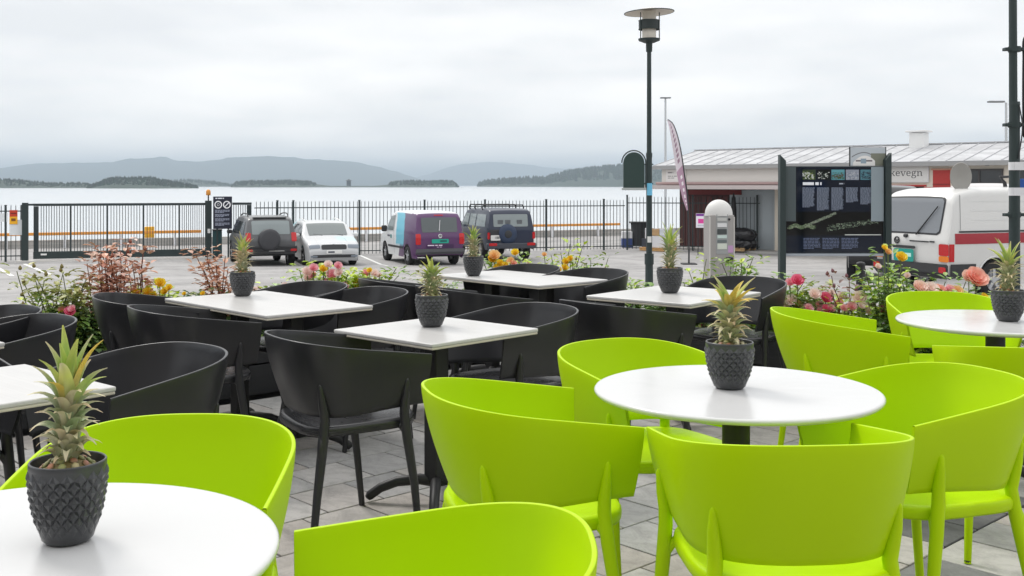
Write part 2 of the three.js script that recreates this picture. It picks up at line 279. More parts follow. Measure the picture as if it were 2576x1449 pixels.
{
  const P = px => fenceAt(px);
  // main fence between the gate and the building
  const a = P(640), b = P(1572), L = b[2] - a[2];
  const postPx = [698, 738, 904, 1068, 1220, 1374, 1519];
  picketFence('picket_fence', 'long dark steel picket fence behind the parked cars', a, b, { step: 0.147, y0: 0.04, y1: 2.07, rails: [0.16, 1.86], tip: true, posts: postPx.map(p => (P(p)[2] - a[2]) / L), ph: 2.13 });
  const c = P(-40), d2 = P(58);
  picketFence('picket_fence', 'short dark picket fence left of the sliding gate', c, d2, { step: 0.16, y0: 0.04, y1: 1.98, rails: [0.2, 1.8], tip: true, posts: [0.02, 0.55, 0.98], ph: 2.0 });
  // fence that turns towards the shop
  const e = [4.85, 44.2], f = [10.2, 43.2];
  picketFence('picket_fence', 'taller dark picket fence in front of the shop building', e, f, { step: 0.15, y0: 0.04, y1: 2.2, rails: [0.18, 1.98], tip: true, posts: [0, 0.5, 0.98], ph: 2.3 });
  // sliding gate
  const g0 = P(84), g1 = P(524), gl = g1[2] - g0[2];
  const gate = thing('sliding_gate', 'wide dark green sliding gate of upright bars', 'gate', [g0[0], -1.36, -g0[1]], FT);
  part('frame', [bx(gl, 0.09, 0.07, gl / 2, 2.02, 0), bx(0.16, 1.62, 0.09, 0.09, 1.155, 0)], M.fence, gate);
  part('bottom_beam', [bx(gl, 0.26, 0.14, gl / 2, 0.21, 0, 0.01)], M.postGreen, gate);
  part('maker_plate', bx(0.2, 0.06, 0.01, 0.35, 0.24, 0.077), M.white, gate);
  const fr = [180, 272, 363, 453, 521].map(p => P(p)[2] - g0[2]); let last = 0.17;
  for (const x of fr) { part('upright', bx(0.06, 1.63, 0.06, x - 0.03, 1.158, 0), M.fence, gate); const n = 12; for (let i = 1; i < n; i++) { const m = part('bar', picketGeo, M.fence, gate); m.position.set(lerp(last, x - 0.06, i / n), 0.34, 0); m.scale.set(1.15, 1.635, 1.15); } last = x; }
  // tail of the gate past its post
  const t0 = P(589), t1 = P(637), tl = t1[2] - t0[2];
  const tail = thing('gate_tail', 'framed end of the sliding gate right of the navy sign', 'gate frame', [t0[0], -1.36, -t0[1] + 0.25], FT);
  part('frame', [bx(tl, 0.09, 0.06, tl / 2, 2.03, 0), bx(0.17, 1.98, 0.09, tl - 0.09, 0.99, 0)], M.fence, tail);
  for (let i = 0; i < 6; i++) part('bar', bx(0.025, 1.9, 0.025, i * (tl - 0.2) / 6 + 0.05, 1.03, 0), M.fence, tail);
  // posts
  const q0 = P(70); const lp = thing('gate_post', 'pair of dark posts at the left end of the sliding gate', 'gate post', [q0[0], -1.36, -q0[1] + 0.2], FT); part('post', [bx(0.2, 2.1, 0.16, 0, 1.05, 0, 0.01)], M.postGreen, lp); part('foot_plate', bx(0.5, 0.03, 0.35, 0.08, 0.015, 0), M.trim, lp); part('roller_arm', bx(0.34, 0.07, 0.06, 0.16, 2.03, 0.08), M.fence, lp);
  const q1 = P(528); const rp = thing('gate_post', 'dark square post topped by an orange beacon', 'gate post', [q1[0], -1.36, -q1[1] + 0.2], FT); part('post', bx(0.24, 2.15, 0.2, 0, 1.075, 0, 0.01), M.postGreen, rp); part('card_reader', bx(0.1, 0.16, 0.05, 0.02, 1.02, 0.126), M.white, rp);
  const be = thing('warning_beacon', 'small orange warning beacon on the gate post', 'beacon', [q1[0], 0.79, -q1[1] + 0.2], FT); part('stem', cyl(0.025, 0.025, 0.22, 0, 0, 0, 8), M.trim, be); part('lens', new THREE.LatheGeometry([[0, 0.2], [0.085, 0.2], [0.085, 0.34], [0.06, 0.4], [0, 0.42]].map(p => new THREE.Vector2(...p)), 14), M.orange, be);
  const q2 = P(552); const mc = thing('motor_cabinet', 'dark green gate motor cabinet below the navy sign', 'cabinet', [q2[0], -1.36, -q2[1] + 0.3], FT); part('housing', bx(0.34, 1.02, 0.3, 0, 0.52, 0, 0.02), std(0.01, 0.05, 0.055, 0.5), mc); part('lid', bx(0.36, 0.05, 0.32, 0, 1.056, 0, 0.01), M.trim, mc);
  // navy sign
  const st = canvasTex(256, 440, (x, w, h) => { const r = rng(9); x.fillStyle = '#10162c'; x.fillRect(0, 0, w, h); greek(x, 28, 14, 200, 1, 22, '#e8ebf2', r, 0.7); x.lineWidth = 15; x.strokeStyle = '#f2f2f4'; for (const c of [68, 188]) { x.beginPath(); x.arc(c, 110, 46, 0, 7); x.stroke(); } x.fillStyle = '#f2f2f4'; x.beginPath(); x.arc(68, 110, 18, 0, 7); x.fill(); x.fillStyle = '#0b0f1d'; x.beginPath(); x.arc(68, 110, 13, 0, 7); x.fill(); x.lineWidth = 12; x.beginPath(); x.moveTo(158, 140); x.lineTo(218, 80); x.stroke(); for (const [y, n] of [[182, 3], [240, 3], [300, 3], [360, 3]]) greek(x, 24, y, 208, n, 15, '#a9afc2', r, 0.5); });
  const d = 38.9, sg = thing('access_sign', 'navy sign with two white rings and rows of text by the gate', 'sign', [XP(560, d), -1.36, -d], FT * 0.5);
  part('board', bx(0.68, 1.2, 0.03, 0, YP(535, d) + 1.36, 0, 0.01), std(0.008, 0.012, 0.03, 0.5), sg); { const p = plate(0.66, 1.18, st, 0, YP(535, d) + 1.36, 0.018); part('print', p.g, p.m, sg); } part('post', [cyl(0.03, 0.03, 2.2, -0.2, 0, -0.05, 8), cyl(0.03, 0.03, 2.2, 0.2, 0, -0.05, 8)], M.fence, sg);
  // concrete sill under the gate
  struct('gate_sill', bx(gl + 1, 0.05, 0.6, gl / 2, 0.02, 0.1).rotateY(FT).translate(g0[0], -1.36, -g0[1]), std(0.62, 0.6, 0.57, 0.85));
  // small notices on the left fence
  const n1 = P(36); const no = single('notice', 'small orange and red notice on the left picket fence', 'notice', [bx(0.26, 0.5, 0.015, 0, 0, 0)], new THREE.MeshStandardMaterial({ map: canvasTex(64, 128, (x) => { x.fillStyle = '#c43a1c'; x.fillRect(0, 0, 64, 60); x.fillStyle = '#f2b21a'; x.fillRect(0, 60, 64, 68); x.fillStyle = '#5b1208'; x.fillRect(8, 26, 48, 8); x.fillStyle = '#7d4a05'; x.fillRect(14, 76, 36, 26); }), roughness: 0.6 })); no.position.set(n1[0], YP(546, n1[1]), -n1[1] + 0.06); no.rotation.y = FT;
  const n2 = P(52); const nw = single('notice', 'crumpled white notice sheet on the left picket fence', 'notice', [bx(0.5, 0.55, 0.015, 0, 0, 0), bx(0.42, 0.3, 0.012, -0.52, 0.36, 0)], std(0.74, 0.77, 0.79, 0.7)); nw.position.set(n2[0] - 0.1, YP(572, n2[1]), -n2[1] + 0.06); nw.rotation.y = FT;
  // orange rail along the quay
  const QR = x => quayEdge(x) - 0.8, qa = Math.atan(0.44);
  for (const [p0, p1, lab] of [[-60, 506, 'orange guard rail along the quay behind the gate'], [612, 1310, 'orange guard rail along the quay behind the parked cars'], [1330, 1560, 'orange guard rail along the quay at the picket fence corner']]) {
    const xa = (p) => { const k = (p - CX) / FPX; return k * (46.5 + 0.44 * 19.2 - 0.8) / (1 - 0.44 * k); }, x0 = xa(p0), x1 = xa(p1), L = (x1 - x0) / Math.cos(qa);
    const t = thing('guard_rail', lab, 'guard rail', [x0, -1.36, -QR(x0)], qa); part('rail', bx(L, 0.13, 0.12, L / 2, 0.62, 0, 0.02), M.orange, t); const n = Math.max(2, Math.round(L / 2.4)); for (let i = 0; i < n; i++) part('post', bx(0.1, 0.54, 0.1, (i + 0.5) * L / n, 0.27, 0), M.sackWhite, t);
  }
  struct('quay_kerb', bx(90, 0.34, 0.5, 0, 0, 0).rotateY(qa).translate(0, -1.19, -quayEdge(0) + 0.35), M.concrete);
  const d5 = 48, yb = thing('mooring_box', 'yellow box standing on the quay behind the gate', 'box', [XP(376, d5), -1.36, -d5], 0.3); part('box', bx(0.42, 0.62, 0.4, 0, 0.52, 0, 0.03), std(0.75, 0.4, 0.02, 0.6), yb); part('leg', bx(0.34, 0.2, 0.3, 0, 0.1, 0), M.trim, yb);
  const d6 = 46, wb = thing('waste_bin', 'black waste bin behind the picket fence left of the lamp', 'bin', [XP(1607, d6), -1.36, -d6]); part('body', [cyl(0.3, 0.36, 0.95, 0, 0.1, 0, 14)], M.trim, wb); part('lid', [bx(0.78, 0.08, 0.78, 0, 1.09, 0, 0.03)], M.iron, wb); for (const x of [-0.25, 0.25]) part('wheel', new THREE.CylinderGeometry(0.1, 0.1, 0.05, 12).rotateZ(Math.PI / 2).translate(x, 0.1, -0.25), M.tyre, wb);
  const ub = thing('utility_crate', 'white and blue crate beside the black waste bin', 'crate', [XP(1577, d6), -1.36, -d6]); part('crate', bx(0.45, 0.3, 0.4, 0, 0.55, 0, 0.02), M.sackWhite, ub); part('base_crate', bx(0.47, 0.38, 0.42, 0, 0.2, 0, 0.02), std(0.04, 0.07, 0.22, 0.6), ub);
}

// ---------------------------------------------------------------- vehicles (local: z forward, y up, origin on the ground)
function vehicle(name, label, pos, t, c) {
  const root = thing(name, label, c.cat || 'car', pos, heading(t));
  const { prof, w, belt, tum = 0.16, roof, wheels, wr = 0.32, base = 0.24, rc = 0.11 } = c;
  const st = []; for (let i = 0; i < prof.length - 1; i++) { const a = prof[i], b = prof[i + 1], n = Math.max(1, Math.ceil(Math.hypot(b[0] - a[0], b[1] - a[1]) / 0.06)); for (let k = 0; k < n; k++) st.push([lerp(a[0], b[0], k / n), lerp(a[1], b[1], k / n)]); } st.push(prof[prof.length - 1]);
  for (let p = 0; p < 2; p++) for (let i = 1; i < st.length - 1; i++) st[i] = [st[i][0], (st[i - 1][1] + 2 * st[i][1] + st[i + 1][1]) / 4];
  const z0 = prof[0][0], z1 = prof[prof.length - 1][0], zc = (z0 + z1) / 2, hl = (z1 - z0) / 2;
  const hw = (z, y) => { const e = Math.abs(z - zc) / hl; let k = w * (1 - 0.07 * Math.pow(clamp(e, 0, 1.1), 6)); k *= 1 - 0.045 * Math.pow(clamp((belt - y) / belt, 0, 1), 2); return k - tum * Math.pow(clamp((y - belt) / (roof - belt), 0, 1.1), 1.25); };
  const bot = z => { let b = base; for (const q of wheels) { const dz = Math.abs(z - q), R = wr * 1.2; if (dz < R) b = Math.max(b, wr + Math.sqrt(R * R - dz * dz)); } return b; };
  const NS = 14, NC = 5, NT = 6, half = NS + NC + NT;
  const sec = (z, T) => {                                       // right half from the sill to the middle of the top
    const b = Math.min(bot(z), T - 0.02), r = Math.min(rc, (T - b) * 0.45), P = [];
    for (let k = 0; k < NS; k++) { const y = lerp(b, T - r, k / (NS - 1)); P.push([hw(z, y), y]); }
    const xe = hw(z, T - r); for (let k = 1; k <= NC; k++) { const f = k / NC * Math.PI / 2; P.push([xe - r * (1 - Math.cos(f)), T - r + r * Math.sin(f)]); }
    const xt = xe - r; for (let k = 1; k <= NT; k++) { const f = k / NT; P.push([xt * (1 - f), T + 0.02 * (1 - (1 - f) ** 2)]); }
    return P;
  };
  const pos2 = [], idx = [], col = [], n = half * 2 - 1;
  for (const [z, T] of st) { const P = sec(z, T), full = [...P, ...P.slice(0, -1).reverse().map(p => [-p[0], p[1]])]; for (const p of full) { pos2.push(p[0], p[1], z); if (c.paint) col.push(...c.paint(p[0], p[1], z)); } }
  for (let i = 0; i < st.length - 1; i++) for (let k = 0; k < n - 1; k++) { const a = i * n + k; idx.push(a, a + n, a + 1, a + 1, a + n, a + n + 1); }
  const g = new THREE.BufferGeometry(); g.setAttribute('position', new THREE.Float32BufferAttribute(pos2, 3)); if (c.paint) g.setAttribute('color', new THREE.Float32BufferAttribute(col, 3)); g.setIndex(idx); g.computeVertexNormals();
  const bodyMat = phy(...(c.paint ? [1, 1, 1] : c.color), c.rough ?? 0.35, { clearcoat: 0.4, clearcoatRoughness: 0.1, vertexColors: !!c.paint, side: THREE.DoubleSide });
  part('body', g, bodyMat, root);
  const rearZ = y => { for (let i = 1; i < st.length; i++) if (st[i][1] >= y && st[i - 1][1] <= y) return lerp(st[i - 1][0], st[i][0], (y - st[i - 1][1]) / Math.max(1e-4, st[i][1] - st[i - 1][1])); return st[0][0]; };
  const frontZ = y => { for (let i = st.length - 1; i > 0; i--) if (st[i - 1][1] >= y && st[i][1] <= y) return lerp(st[i][0], st[i - 1][0], (y - st[i][1]) / Math.max(1e-4, st[i - 1][1] - st[i][1])); return st[st.length - 1][0]; };
  const topCrown = x => 0;
  // patch on the rear (s=-1) or the front (s=1) face between heights, half-width function optional; e = how far proud
  const face = (s, x0, x1, y0, y1, e = 0.012, r = 0.03) => grid((u, v) => {
    const y = lerp(y0, y1, v), k = Math.min(v, 1 - v) * (y1 - y0), ins = k < r ? r - Math.sqrt(Math.max(0, r * r - (r - k) ** 2)) : 0, x = lerp(x0 + ins, x1 - ins, u), fz = s < 0 ? rearZ : frontZ;
    const z = fz(y), dz = (fz(y + 0.03) - fz(y - 0.03)) / 0.06, L = Math.hypot(1, dz), xt = Math.max(0.1, hw(z, y - rc) - rc), cr = 0.02 * clamp(1 - (x / xt) ** 2, 0, 1), sl = Math.min(1, Math.abs(dz));
    return [x, y + cr * sl + e * Math.abs(dz) / L, z + s * e / L];
  }, 8, 16);
  const side = (s, poly, e = 0.008) => {
    const sg = new THREE.ShapeGeometry(new THREE.Shape(poly.map(p => new THREE.Vector2(p[0], p[1])))).toNonIndexed(), P = sg.attributes.position, out = [];
    const split = (a, b2, c2, n) => { const L = [Math.hypot(a[0] - b2[0], a[1] - b2[1]), Math.hypot(b2[0] - c2[0], b2[1] - c2[1]), Math.hypot(c2[0] - a[0], c2[1] - a[1])], m = Math.max(...L); if (m < 0.16 || n > 9) { for (const q of [a, b2, c2]) out.push(s * (hw(q[0], q[1]) + e), q[1], q[0]); return; } const k = L.indexOf(m), t = [a, b2, c2], p0 = t[k], p1 = t[(k + 1) % 3], p2 = t[(k + 2) % 3], h = [(p0[0] + p1[0]) / 2, (p0[1] + p1[1]) / 2]; split(p0, h, p2, n + 1); split(h, p1, p2, n + 1); };
    for (let i = 0; i < P.count; i += 3) split([P.getX(i), P.getY(i)], [P.getX(i + 1), P.getY(i + 1)], [P.getX(i + 2), P.getY(i + 2)], 0);
    const g2 = new THREE.BufferGeometry(); g2.setAttribute('position', new THREE.Float32BufferAttribute(out, 3)); g2.computeVertexNormals(); return g2;
  };
  // wheels
  const tyre = new THREE.LatheGeometry([[0.6, -0.1], [0.92, -0.105], [1, -0.07], [1, 0.07], [0.92, 0.105], [0.6, 0.1]].map(p => new THREE.Vector2(p[0] * wr, p[1])), 28).rotateZ(Math.PI / 2);
  const rim = [new THREE.CylinderGeometry(wr * 0.62, wr * 0.62, 0.12, 24, 1, true).rotateZ(Math.PI / 2), new THREE.CylinderGeometry(wr * 0.16, wr * 0.16, 0.19, 12).rotateZ(Math.PI / 2)];
  for (let k = 0; k < 5; k++) for (const s of [-0.08, 0.08]) rim.push(bx(0.02, wr * 0.6, wr * 0.18, s, wr * 0.34, 0).rotateX(k / 5 * 2 * Math.PI));
  rim.push(new THREE.CylinderGeometry(wr * 0.6, wr * 0.6, 0.04, 20).rotateZ(Math.PI / 2));
  for (const q of wheels) for (const s of [-1, 1]) { const wg = part('wheel', tyre, M.tyre, root); wg.position.set(s * (w - 0.11), wr, q); part('rim', rim, c.rim || M.alloy, wg); }
  part('underbody', bx(w * 1.7, 0.12, (z1 - z0) * 0.9, 0, base + 0.1, zc), M.trim, root);
  const end = (nm, geo, m) => part(nm, geo, m, root);
  return { root, face, side, hw, rearZ, frontZ, end, st };
}
const plateMat = (bg, fg, seed) => new THREE.MeshStandardMaterial({ roughness: 0.5, map: canvasTex(128, 28, (x) => { const r = rng(seed); x.fillStyle = bg; x.fillRect(0, 0, 128, 28); greek(x, 14, 7, 100, 1, 22, fg, r, 0.6); }) });
const at = (px, d, extra = 0) => [XP(px, d), G(d) + extra, -d];
const NA = -17.5 * deg;                                        // bays run square to the fence
{
  // grey off-roader with a spare wheel, seen from behind
  const d = 36.6, v = vehicle('off_road_car', 'silver grey off-road car with covered spare wheel on its back', at(657, d), NA - 5 * deg, { prof: [[-2.0, 0.42], [-2.1, 0.5], [-2.1, 0.9], [-2.04, 1.05], [-1.9, 1.42], [-1.78, 1.6], [-1.5, 1.67], [-0.6, 1.69], [0.2, 1.66], [0.5, 1.58], [1.02, 1.13], [1.2, 1.06], [1.9, 0.95], [2.1, 0.8], [2.12, 0.5], [2.05, 0.3]], w: 0.87, belt: 1.02, roof: 1.69, wheels: [-1.3, 1.28], wr: 0.35, base: 0.33, color: [0.085, 0.088, 0.093], tum: 0.15 });
  v.end('rear_window', v.face(-1, -0.62, 0.62, 1.09, 1.53), M.glassLight);
  v.end('bumper', [v.face(-1, -0.84, 0.84, 0.43, 0.68, 0.06)], M.trim); v.end('bumper_step', bx(1.66, 0.07, 0.12, 0, 0.68, -2.14, 0.02), M.trim);
  for (const s of [-1, 1]) { v.end('tail_light', v.face(-1, s > 0 ? 0.66 : -0.83, s > 0 ? 0.83 : -0.66, 0.86, 1.15, 0.02), M.redLamp); v.end('bumper_light', v.face(-1, s > 0 ? 0.62 : -0.82, s > 0 ? 0.82 : -0.62, 0.53, 0.62, 0.068), M.redLamp); }
  v.end('spare_wheel', new THREE.LatheGeometry([[0, 0.24], [0.25, 0.24], [0.34, 0.2], [0.36, 0.14], [0.36, 0.0]].map(p => new THREE.Vector2(...p)), 26).rotateX(-Math.PI / 2).translate(0.08, 0.93, -2.09), std(0.045, 0.046, 0.052, 0.6));
  v.end('number_plate', v.face(-1, -0.42, 0.1, 0.44, 0.56, 0.075), plateMat('#d8d8d4', '#222222', 2));
  for (const s of [-1, 1]) { v.end('side_window', v.side(s, [[-1.7, 1.08], [-0.78, 1.08], [-0.78, 1.5], [-1.58, 1.5]]), M.glass); v.end('side_window', v.side(s, [[-0.7, 1.08], [0.15, 1.08], [0.15, 1.52], [-0.7, 1.5]]), M.glass); v.end('side_window', v.side(s, [[0.22, 1.08], [0.92, 1.08], [0.45, 1.5], [0.22, 1.52]]), M.glass); v.end('roof_rail', limb(curve([[s * 0.66, 1.66, -1.45], [s * 0.67, 1.745, -1.3], [s * 0.67, 1.76, -0.4], [s * 0.66, 1.68, 0.15]]), Array(15).fill(0.02), 8), M.trim); v.end('mirror', bx(0.18, 0.14, 0.1, s * 0.98, 1.1, 0.72, 0.04), M.trim); v.end('sill', v.side(s, [[-0.85, 0.35], [0.85, 0.35], [0.85, 0.48], [-0.85, 0.48]], 0.02), M.trim); }
  for (const s of [-1, 1]) { for (const z of [-0.74, 0.18]) v.end('door_gap', v.side(s, [[z, 0.5], [z + 0.014, 0.5], [z + 0.014, 1.05], [z, 1.05]], 0.003), M.iron); for (const z of [-0.6, 0.32]) v.end('door_handle', v.side(s, [[z - 0.09, 0.93], [z + 0.09, 0.93], [z + 0.09, 0.965], [z - 0.09, 0.965]], 0.02), M.trim); }
  v.end('spoiler', bx(1.1, 0.04, 0.18, 0, 1.655, -1.72, 0.015), std(0.16, 0.165, 0.17, 0.4));
}
{
  // white estate car facing us
  const d = 37.0, t = NA + Math.PI - 2 * deg, wc = [0.56, 0.57, 0.58];
  const v = vehicle('estate_car', 'white estate car with pale blue side decor facing the terrace', at(812, d), t, { prof: [[-2.2, 0.35], [-2.3, 0.5], [-2.3, 0.9], [-2.15, 1.1], [-1.9, 1.36], [-1.5, 1.44], [-0.4, 1.47], [0.2, 1.44], [0.5, 1.36], [1.2, 0.97], [1.4, 0.93], [2.02, 0.82], [2.24, 0.72], [2.33, 0.55], [2.31, 0.3], [2.22, 0.2]], w: 0.905, belt: 0.93, roof: 1.47, wheels: [-1.34, 1.34], wr: 0.32, base: 0.2, tum: 0.21, paint: (x, y, z) => { const b = sstep(-0.5, -0.7, z + 0.5 * y) * sstep(0.35, 0.5, y); const h = sstep(1.2, 1.35, z) * sstep(1.95, 1.8, z) * sstep(0.15, 0.3, x) * (y > 0.8 ? 1 : 0) * 0.5; const k = Math.max(b, h); return [lerp(wc[0], 0.38, k), lerp(wc[1], 0.70, k), lerp(wc[2], 0.76, k)]; } });
  v.end('windscreen', v.face(1, -0.66, 0.66, 1.0, 1.38), phy(0.16, 0.18, 0.18, 0.12));
  v.end('grille', v.face(1, -0.42, 0.42, 0.58, 0.72, 0.018, 0.05), M.trim); v.end('grille_frame', [v.face(1, -0.44, 0.44, 0.725, 0.745, 0.03)], M.chrome);
  for (const s of [-1, 1]) { v.end('headlight', v.face(1, s > 0 ? 0.46 : -0.83, s > 0 ? 0.83 : -0.46, 0.62, 0.735, 0.014), M.lampClear); v.end('fog_lamp', v.face(1, s > 0 ? 0.55 : -0.78, s > 0 ? 0.78 : -0.55, 0.33, 0.40, 0.03), M.lampClear); v.end('mirror', bx(0.2, 0.13, 0.11, s * 1.0, 1.0, 0.75, 0.04), M.white); v.end('side_window', v.side(s, [[0.1, 0.99], [0.95, 0.99], [0.45, 1.33], [0.1, 1.36]]), M.glass); v.end('side_window', v.side(s, [[-0.85, 0.99], [0.02, 0.99], [0.02, 1.36], [-0.8, 1.36]]), M.glass); v.end('side_window', v.side(s, [[-1.75, 1.05], [-0.93, 0.99], [-0.9, 1.35], [-1.5, 1.33]]), M.glass); v.end('roof_rail', limb(curve([[s * 0.6, 1.43, -1.5], [s * 0.61, 1.5, -1.35], [s * 0.61, 1.51, -0.4], [s * 0.6, 1.44, 0.15]]), Array(15).fill(0.015), 6), M.white); v.end('tail_light', v.face(-1, s > 0 ? 0.6 : -0.84, s > 0 ? 0.84 : -0.6, 0.8, 0.98, 0.01), M.redLamp); }
  for (const s of [-1, 1]) { for (const z of [-0.88, 0.06, 0.98]) v.end('door_gap', v.side(s, [[z, 0.35], [z + 0.012, 0.35], [z + 0.012, 0.95], [z, 0.95]], 0.003), M.trim); for (const z of [-0.7, 0.22]) v.end('door_handle', v.side(s, [[z - 0.09, 0.83], [z + 0.09, 0.83], [z + 0.09, 0.86], [z - 0.09, 0.86]], 0.02), M.chrome); }
  for (const x of [-0.62, 0.62]) v.end('bonnet_crease', limb([V(x * 0.75, 0.955, 1.3), V(x * 0.8, 0.90, 1.75), V(x * 0.82, 0.82, 2.05)], [0.006, 0.008, 0.006], 5), M.white); for (let i = 0; i < 2; i++) v.end('wiper', limb([V(0.5 - i * 0.7, 1.01, v.frontZ(1.0) + 0.02), V(0.1 - i * 0.6, 1.06, v.frontZ(1.05) + 0.03)], [0.012, 0.008], 5), M.iron);
  v.end('lower_intake', v.face(1, -0.72, 0.72, 0.31, 0.42, 0.015, 0.04), M.trim); v.end('number_plate', v.face(1, -0.26, 0.26, 0.45, 0.56, 0.03), plateMat('#e4e4e2', '#30364a', 3)); v.end('badge', new THREE.SphereGeometry(0.045, 12, 8).scale(1, 1, 0.4).translate(0, 0.75, v.frontZ(0.75) + 0.02), M.chrome);
}
{
  // purple, blue and white van from behind
  const d = 37.2, P = [0.085, 0.022, 0.105], B = [0.12, 0.50, 0.66], Wt = [0.76, 0.77, 0.78];
  const v = vehicle('small_van', 'small delivery van in purple, light blue and white seen from behind', at(1056, d), NA - 5.5 * deg, { cat: 'van', prof: [[-2.12, 0.36], [-2.2, 0.46], [-2.2, 0.98], [-2.14, 1.2], [-2.03, 1.66], [-1.93, 1.77], [-1.5, 1.81], [-0.5, 1.83], [0.3, 1.82], [0.7, 1.73], [1.32, 1.2], [1.5, 1.12], [2.0, 0.98], [2.16, 0.8], [2.2, 0.5], [2.12, 0.25]], w: 0.895, belt: 1.08, roof: 1.83, wheels: [-1.32, 1.36], wr: 0.33, base: 0.27, tum: 0.13, rc: 0.1,
    paint: (x, y, z) => { if (y > 1.765 && z > -1.9) return Wt; const zz = z + 0.28 * Math.sin((y - 0.3) * 2.0); return zz < -0.72 ? P : zz < 0.2 && y > 0.62 ? B : zz < -0.3 ? P : Wt; } });
  v.end('rear_window', v.face(-1, -0.63, 0.63, 1.14, 1.63), M.glassLight.clone()); v.root.children.at(-1).material.color = C(0.10, 0.115, 0.12);
  v.end('wiper', limb([[0.02, 1.2, v.rearZ(1.2) - 0.03], [-0.03, 1.55, v.rearZ(1.55) - 0.03]], [0.014, 0.01], 6), M.sackWhite);
  v.end('bumper', v.face(-1, -0.86, 0.86, 0.38, 0.6, 0.035), std(0.09, 0.09, 0.1, 0.6)); v.end('brake_light', v.face(-1, -0.16, 0.16, 1.675, 1.7, 0.02, 0.005), M.redLamp);
  for (const s of [-1, 1]) { v.end('tail_light', v.face(-1, s > 0 ? 0.68 : -0.86, s > 0 ? 0.86 : -0.68, 0.74, 1.1, 0.014), M.redLamp); v.end('front_window', v.side(s, [[0.25, 1.13], [1.15, 1.13], [0.72, 1.62], [0.25, 1.68]]), M.glassLight); v.end('mirror', bx(0.2, 0.22, 0.12, s * 1.02, 1.18, 0.98, 0.05), M.trim); v.end('rubbing_strip', v.side(s, [[-0.9, 0.55], [0.9, 0.55], [0.9, 0.62], [-0.9, 0.62]], 0.02), M.trim); v.end('door_seam', v.side(s, [[0.18, 0.35], [0.195, 0.35], [0.195, 1.7], [0.18, 1.7]], 0.004), M.trim); v.end('side_logo', v.side(s, [[0.45, 0.85], [0.62, 0.85], [0.62, 0.98], [0.45, 0.98]], 0.005), std(0.1, 0.3, 0.3, 0.6)); v.end('side_logo', v.side(s, [[0.68, 0.9], [0.98, 0.9], [0.98, 0.96], [0.68, 0.96]], 0.005), std(0.1, 0.08, 0.12, 0.6)); }
  v.end('number_plate', v.face(-1, -0.3, 0.3, 0.78, 0.92, 0.02), plateMat('#12a08c', '#0a5a55', 5)); v.end('badge', new THREE.TorusGeometry(0.06, 0.016, 6, 18).translate(0, 1.02, -2.21), M.chrome); v.end('badge_strokes', [bx(0.015, 0.1, 0.01, -0.02, 1.02, -2.205).rotateZ(0), bx(0.015, 0.1, 0.01, 0.02, 1.02, -2.205)], M.chrome);
  const lt = canvasTex(256, 64, (x) => { const r = rng(3); x.fillStyle = '#3c1c4a'; x.fillRect(0, 0, 256, 64); greek(x, 10, 6, 230, 1, 26, '#e6dcea', r, 0.6); greek(x, 96, 38, 80, 1, 20, '#c9b8d0', r, 0.5); }); v.end('rear_lettering', v.face(-1, -0.48, 0.48, 0.61, 0.74, 0.016, 0.001), new THREE.MeshStandardMaterial({ map: lt, roughness: 0.4 })); { const q = v.root.children.at(-1).geometry.attributes.uv; for (let i = 0; i < q.count; i++) q.setX(i, 1 - q.getX(i)); }
}
